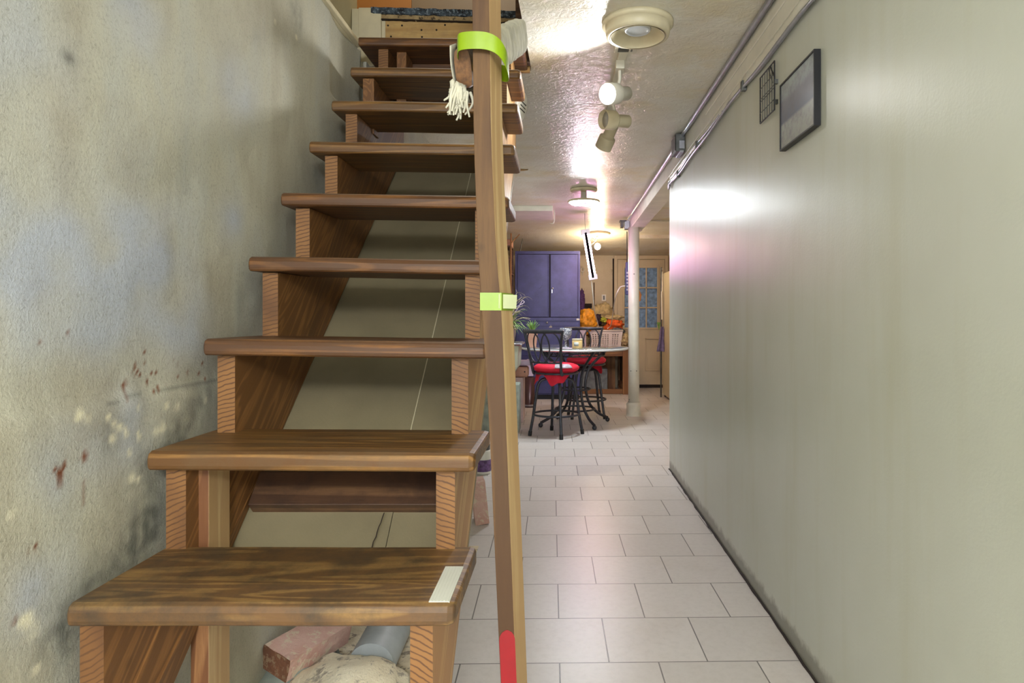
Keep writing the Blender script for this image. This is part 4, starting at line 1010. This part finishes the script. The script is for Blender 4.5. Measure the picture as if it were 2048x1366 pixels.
cloth('cloth_bundle', Vector((.87,9.5,bh+.10)), (.10,.12,.10), M['beige_cloth'], 'beige cloth heap at the right end of the workbench', 14)
MB().blob(cp(1174,642,9.42), (.13,.12,.17), .35, 2.5, 4, 21).build('amber_bag', M['amber'], None, 'amber yellow bag standing between the blue cabinet and the basket', 'bag')
mb = MB(); p = cp(1165,690,9.35); mb.box((p.x-.05,9.30,bh),(p.x+.05,9.42,bh+.28)); M['lilac_box'] = plain('lilac_container', srgb(206,190,212), .4); mb.build('lilac_container', M['lilac_box'], None, 'pale lilac container beside the blue cabinet on the workbench', 'container', bevel=.015)

# ---------------------------------------------------------------- table
TX, TY, TH = .106, 6.66, .785
tb = thing('glass_table', 'round glass-topped table on a curved black iron base', 'table', (TX,TY,0))
mb = MB(); Mc = Matrix.Translation(Vector((TX,TY,0))) @ Matrix.Diagonal((.53,.60,1,1))
mb.lathe([(0,TH-.010),(.985,TH-.010),(1,TH-.006),(1,TH-.003),(.99,TH),(0,TH)], 64, Mc); mb.build('glass_top', M['glass'], tb)
M['rim'] = plain('pale_rim_strip', srgb(206,212,214), .25, .2, .03)
mb = MB(); mb.tube([(TX+.53*math.cos(t*PI/40), TY+.60*math.sin(t*PI/40), TH-.014) for t in range(80)], .010, 8, closed=True); mb.build('rim', M['rim'], tb)
mb = MB(); rr = .30
for z_, r_ in ((TH-.030,.30),(TH-.085,.30)): mb.tube([(TX+r_*math.cos(t*PI/24), TY+r_*math.sin(t*PI/24), z_) for t in range(48)], .007, 8, closed=True)
zig = [(TX+rr*math.cos(t*PI/24), TY+rr*math.sin(t*PI/24), TH-.034-(.048 if t % 2 else 0)) for t in range(48)]
mb.tube(zig, .005, 6, closed=True); mb.build('lattice_apron', M['iron'], tb)
for k in range(4):
    a = math.radians(28+90*k); cs, sn = math.cos(a), math.sin(a)
    pr = [(.40,TH-.02),(.30,TH-.10),(.17,TH-.22),(.125,.44),(.125,.34),(.17,.20),(.27,.10),(.36,.055),(.385,.045)]
    pts = bez([(TX+r_*cs, TY+r_*sn, z_) for r_, z_ in pr], 5)
    lg = MB().tube(pts, .014, 10).build('leg', M['iron'], tb)
    mb = MB(); mb.blob((TX+.385*cs,TY+.385*sn,.024), (.024,.024,.024), 0, 1, 2); mb.build('foot', M['iron'], lg)
mb = MB()
for r_, z_ in ((.155,.36),(.20,.16)): mb.tube([(TX+r_*math.cos(t*PI/20), TY+r_*math.sin(t*PI/20), z_) for t in range(40)], .009, 8, closed=True)
mb.build('ring_brace', M['iron'], tb)
# on the table
gb = thing('crystal_goblet', 'cut crystal goblet on the glass table', 'goblet', (.012,6.42,TH))
Mc = Matrix.Translation(Vector((.012,6.42,TH)))
mb = MB(); mb.lathe([(.020,.075),(.045,.095),(.058,.13),(.060,.19),(.058,.192),(.054,.13),(.04,.10),(.0,.09)], 28, Mc); mb.build('bowl', M['crystal'], gb)
mb = MB(); mb.lathe([(0,0),(.042,0),(.040,.006),(.010,.014),(.009,.06),(.020,.078),(0,.08)], 24, Mc); mb.build('stem', M['crystal'], gb)
cn = thing('jar_candle', 'pale amber jar candle on the glass table right of the goblet', 'candle', (.122,6.30,TH))
Mc = Matrix.Translation(Vector((.122,6.30,TH)))
mb = MB(); mb.lathe([(0,0),(.048,0),(.050,.006),(.050,.075),(.047,.08),(0,.08)], 28, Mc); mb.build('jar', M['candle'], cn)
mb = MB(); mb.lathe([(0,.08),(.050,.08),(.050,.092),(0,.094)], 28, Mc); mb.build('lid', M['cream_plastic'], cn)
M['bluelabel'] = plain('pale_blue_label', srgb(186,194,190), .5)
mb = MB(); mb.grid(6, 2, lambda a, b_: Vector((.122-.0508*math.cos(.9+a*.9)*-1*-1, 6.30-.0508*math.sin(.9+a*.9), TH+.025+.035*b_))); mb.build('paper_label', M['bluelabel'], cn, solid=.0006)
mb = MB(); mb.add([(-.08,6.30,TH+.0012),(.06,6.24,TH+.0012),(.10,6.36,TH+.0012),(-.02,6.42,TH+.0012)], [(0,1,2,3)]); mb.build('paper_sheet', M['lilac_box'], None, 'pale lilac paper lying on the glass table under the goblet', 'paper', solid=.002)
sc_ = thing('potted_succulent', 'spiky green succulent in a pinkish pot on the left of the glass table', 'plant', (-.325,6.66,TH))
Mc = Matrix.Translation(Vector((-.325,6.66,TH)))
mb = MB(); mb.lathe([(0,0),(.055,0),(.075,.14),(.080,.14),(.080,.155),(.070,.155),(.066,.14),(0,.14)], 4, Mc @ Matrix.Rotation(PI/4,4,'Z'), False); mb.build('pot', M['terracotta'], sc_)
def leaf(mb, base, tip, w, sag=0, n=8):
    base = Vector(base); tip = Vector(tip); dd = (tip-base); sd = Vector((dd.y,-dd.x,0)); 
    if sd.length < 1e-5: sd = Vector((1,0,0))
    sd.normalize(); L = []
    for i in range(n+1):
        t = i/n; c = base+dd*t+Vector((0,0,sag*4*t*(1-t))); ww = w*(math.sin(PI*min(1,.15+t*.85))**.7)*(1-t*.5) if t < 1 else .0005
        L += [c-sd*ww, c+Vector((0,0,-ww*.35)), c+sd*ww]
    fs_ = []
    for i in range(n):
        for q_ in (0,1): fs_.append((i*3+q_, i*3+q_+1, i*3+q_+4, i*3+q_+3))
    mb.add(L, fs_, True)
for k in range(16):
    a = k*2.4; r_ = .03+.055*(k/16); mb = MB(); b0 = Vector((-.325,6.66,TH+.14)); leaf(mb, b0, b0+Vector((r_*math.cos(a), r_*math.sin(a), .13-.055*k/16)), .010, .01); mb.build('leaf', M['leaf'], sc_, solid=.004)

# ---------------------------------------------------------------- bar stools
sl = thing('bar_stool', '', 'bar stool', (0,0,0), 'swivel bar stools at the glass table')
mb = MB()
mb.grid(40, 16, lambda a, b_: (lambda t, ph: Vector((.215*math.cos(t)*math.copysign(abs(math.cos(ph))**.6, 1)*(1+.03*noise.noise(Vector((math.cos(t)*2,math.sin(t)*2,ph)))), .205*math.sin(t)*abs(math.cos(ph))**.6, .618+.050*math.sin(ph)+.004*noise.noise(Vector((math.cos(t)*4,math.sin(t)*4,1))))))(a*2*PI, (b_-.5)*PI))
cu = mb.build('cushion', M['red_cloth'], sl)
def skirt(a, b_):
    t = math.radians(195)+a*math.radians(150); r = .17+.014*math.sin(a*19)+.02*b_
    return Vector((r*math.cos(t), r*math.sin(t), .585-(.075+.04*math.sin(a*11)+.02*math.sin(a*23))*b_))
mb = MB(); mb.grid(50, 6, skirt); mb.build('cloth_tail', M['red_cloth'], cu, solid=.003)
mb = MB()
def tagf(a, b_):
    t = a*.8-1.05+math.pi*.0; r = .12+.098*b_; 
    return Vector((r*math.cos(t), r*math.sin(t)*.97, .6585-.0002-.030*max(0,(b_-.45))**2*3.2))
mb.grid(14, 8, tagf); mb.build('cover_patch', M['grey_cloth'], cu, 'grey patterned patch on the cushion', solid=.004)
mb = MB(); mb.tube([(.20*math.cos(t*PI/20), .195*math.sin(t*PI/20), .575) for t in range(40)], .010, 8, closed=True)
mb.lathe([(0,.50),(.07,.50),(.075,.52),(.06,.56),(.0,.565)], 20); mb.tube([(-.2,0,.568),(.2,0,.568)], .008, 6); mb.tube([(0,-.19,.568),(0,.19,.568)], .008, 6)
mb.build('swivel_frame', M['iron'], sl)
for k in range(4):
    a = PI/4+k*PI/2; cs, sn = math.cos(a), math.sin(a)
    pts = bez([(r_*cs, r_*sn, z_) for r_, z_ in ((.05,.512),(.12,.515),(.165,.47),(.19,.35),(.215,.18),(.245,.02))], 5)
    lg = MB().tube(pts, .0135, 10).build('leg', M['iron'], sl)
    MB().tube([(.241*cs,.241*sn,.045),(.247*cs,.247*sn,0)], .017, 10).build('foot_cap', M['black'], lg)
mb = MB(); mb.tube([(.212*math.cos(t*PI/24), .212*math.sin(t*PI/24), .195) for t in range(48)], .010, 8, closed=True); mb.build('foot_ring', M['iron'], sl)
# back: at -y side of the seat, curved in plan
def bk(s, z):      # s -1..1 across, z height
    w = .155+.045*(z-.60)/.36
    x = s*w; y = -.205+.05*(s*s)-.06*((z-.60)/.36)
    return Vector((x, y, z))
for s in (-1,1):
    br_ = MB(); br_.tube(bez([(s*.16,-.12,.578), bk(s,.60)+Vector((0,.01,-.02)), bk(s,.72), bk(s,.85), bk(s*1.06,.965)], 5), .011, 8, flat=1.4)
    br_.build('back_post', M['iron'], sl)
mb = MB(); mb.tube([bk(-1.08+2.16*t/16,.955) for t in range(17)], .014, 8, flat=1.3); mb.build('top_rail', M['iron'], sl)
mb = MB(); mb.tube([bk(-1+2*t/16,.675) for t in range(17)], .009, 8); mb.build('lower_rail', M['iron'], sl)
mb = MB()
for c_ in (-.5,0,.5):
    mb.tube([bk(c_+.47*math.cos(t*PI/16), .814+.14*math.sin(t*PI/16)) for t in range(32)], .007, 6, closed=True)
mb.build('oval_loops', M['iron'], sl)
s2 = copy_tree(sl)
sl.location = (-.075,6.07,0); sl.rotation_euler = (0,0,math.radians(-34)); sl.scale = (1,1,1)
sl['label'] = 'red-cushioned black iron bar stool in front of the glass table, its back to the camera'
s2.location = (.235,7.16,0); s2.rotation_euler = (0,0,math.radians(186))
s2['label'] = 'red-cushioned black iron bar stool behind the glass table, partly hidden by it'

# ---------------------------------------------------------------- utility tub and left side items
ut = thing('utility_tub', 'grey-green utility tub at the left beyond the stairs', 'sink', (-.62,6.35,.45))
def tubshape(mb, z0, z1, x0, x1, y0, y1, inset):
    vs_ = [Vector(p) for p in ((x0+inset,y0+inset,z0),(x1-inset*1.3,y0+inset,z0),(x1-inset*1.3,y1-inset,z0),(x0+inset,y1-inset,z0),(x0,y0,z1-.2),(x1-.01,y0,z1-.2),(x1-.01,y1,z1-.2),(x0,y1,z1-.2),(x0,y0,z1),(x1,y0,z1),(x1,y1,z1),(x0,y1,z1))]
    return mb.add(vs_, [(0,1,2,3),(0,1,5,4),(1,2,6,5),(2,3,7,6),(3,0,4,7),(4,5,9,8),(5,6,10,9),(6,7,11,10),(7,4,8,11)])
tubshape(MB(), .455, .83, -.82,-.42, 5.98,6.44,.10).build('basin', M['sink'], ut, solid=.012)
mb = MB(); mb.tube([(-.83,5.97,.835),(-.41,5.97,.835),(-.41,6.45,.835),(-.83,6.45,.835)], .014, 8, closed=True); mb.box((-.43,5.97,.832),(-.385,6.40,.846)); mb.build('rim', M['steel'], ut)
MB().box((-.80,6.18,0),(-.425,6.42,.454)).build('concrete_block', M['block'], None, 'grey concrete block supporting the utility tub', 'block', bevel=.008)
M['pink_board'] = plain('pale_pink_board', srgb(206,182,180), .6)
MB().box((-.78,6.76,0),(-.425,7.1,.46)).build('low_cabinet', M['pink_board'], None, 'pale low cabinet behind the concrete block', 'cabinet', bevel=.006)
tbx = thing('toolbox', 'reddish-brown box on the pale low cabinet', 'box', (-.45,6.9,.46))
mb = MB(); mb.box((-.56,6.80,.462),(-.375,6.98,.57)); mb.build('body', M['terracotta'], tbx, bevel=.02)
MB().lathe([(0,0),(.008,0),(.008,.004),(0,.004)], 10, AM((-.41,6.799,.52),(0,-1,0))).build('latch', M['black'], tbx)
MB().box((-.50,6.79,.585),(-.34,6.97,.635)).build('folded_towel', M['lilac_box'], None, 'pale pink folded cloth above the reddish box', 'cloth', bevel=.015)
tbn = thing('slim_bin', 'slim dark brown pedal bin in front of the blue cabinet', 'bin', (-.425,7.95,0))
mb = MB(); mb.lathe([(0,.0),(.068,0),(.070,.03),(.066,.035),(.068,.36),(0,.37)], 28, Matrix.Translation(Vector((-.425,7.95,0)))); mb.build('body', M['brown_bin'], tbn)
mb = MB(); mb.lathe([(.0705,.012),(.0715,.030),(.0705,.034)], 28, Matrix.Translation(Vector((-.425,7.95,0)))); mb.build('steel_band', M['steel'], tbn)
MB().box((-.455,7.90,.375),(-.375,8.0,.575)).build('white_carton', M['lilac_box'], None, 'white carton standing on the slim brown bin', 'carton', bevel=.004)
# spider plant in white pot on the tub
spl = thing('spider_plant', 'straggly spider plant with arching pale leaves above the utility tub', 'plant', (-.50,6.35,.842))
Mc = Matrix.Translation(Vector((-.53,6.35,.842)))
mb = MB(); mb.lathe([(0,0),(.05,0),(.065,.12),(.070,.12),(.070,.135),(.06,.135),(.055,.12),(0,.12)], 24, Mc); mb.build('pot', M['pink_board'], spl)
random.seed(11)
for k in range(34):
    a = random.uniform(-1.3, 1.5); L = random.uniform(.10,.23); b0 = Vector((-.53,6.33,.97)); hz = random.uniform(-.06,.20)
    mb = MB(); leaf(mb, b0, b0+Vector((L*math.cos(a), -.5*L*math.sin(abs(a)), hz)), .007, random.uniform(.03,.09), 10); mb.build('leaf', M['leaf_pale'] if k % 2 else M['leaf'], spl, solid=.002)
for k in range(10):
    a = random.uniform(-.5,.9); b0 = Vector((-.53,6.30,1.0)); e_p = b0+Vector((random.uniform(.03,.17), -.03, random.uniform(.12,.34)))
    mb = MB(); mb.tube(bez([b0, (b0+e_p)/2+Vector((-.02,0,.05)), e_p]), .0025, 5); leaf(mb, e_p, e_p+Vector((.07,0,-.03)), .010, .015); leaf(mb, e_p, e_p+Vector((-.02,0,.03)), .008, .01); mb.build('stem', M['leaf_pale'], spl)
mb = MB(); mb.tube(bez([P(1021,618,6.5),P(1036,612,6.5),P(1047,606,6.5),P(1048,603,6.5),P(1044,602,6.5),P(1036,616,6.5),P(1022,635,6.5),P(1016,650,6.45),P(1010,664,6.40)],5), .003, 6)
mb.build('wire_hanger', M['lilac_box'], None, 'thin pale wire hanger caught in the spider plant', 'hanger')
# storage rack in the far left corner
rk = thing('storage_rack', 'tall cluttered wooden rack between the left wall and the blue cabinet', 'rack', (-.75,8.4,0))
for x in (-.83,-.685):
    for y in (8.18,8.55): MB().box((x,y,0),(x+.022,y+.03,1.968)).build('upright', M['brace'], rk)
for z_ in (.5,1.0,1.28,1.62,1.95): MB().box((-.835,8.17,z_),(-.66,8.6,z_+.02)).build('shelf', M['brace'], rk)
rb = [(-.79,8.30,1.30,.03,.20,'brown_bin','dark brown bottle on the rack, middle shelf'),(-.73,8.26,1.30,.022,.26,'amber','thin amber bottle on the rack, middle shelf'),(-.70,8.36,1.30,.028,.17,'cream_plastic','cream bottle on the rack, middle shelf'),
      (-.78,8.30,1.64,.03,.22,'black','black can on the rack, upper shelf'),(-.715,8.26,1.64,.024,.27,'brown_bin','tall brown bottle on the rack, upper shelf'),(-.75,8.35,1.02,.04,.16,'navy','blue canister on the rack, lower shelf')]
for x, y, z_, r_, h_, mt, lab in rb:
    MB().lathe([(0,0),(r_,0),(r_,h_*.7),(r_*.4,h_*.82),(r_*.4,h_),(0,h_)], 18, Matrix.Translation(Vector((x,y,z_)))).build('bottle', M[mt], None, lab, 'bottle', 'bottles on the rack')
MB().box((-.82,8.2,1.972),(-.66,8.5,2.05)).build('red_box', M['terracotta'], None, 'reddish box on top of the rack near the ceiling', 'box', bevel=.004)
mb = MB(); mb.tube([(-.665,8.14,1.35),(-.66,8.15,2.12)], .010, 8); mb.tube([(-.655,8.14,2.0),(-.58,8.5,2.15)], .006, 6); mb.build('broom_handle', M['bench_wood'], None, 'wooden stick leaning beside the rack', 'stick')
mb = MB(); mb.tube([(-.59,8.75,1.955),(-.555,8.78,2.14)], .007, 8); mb.build('metal_rod', M['steel_dark'], None, 'short rod standing on top of the blue cabinet', 'rod')
for o in list(S.objects):
    if o.get('label') == '': del o['label']
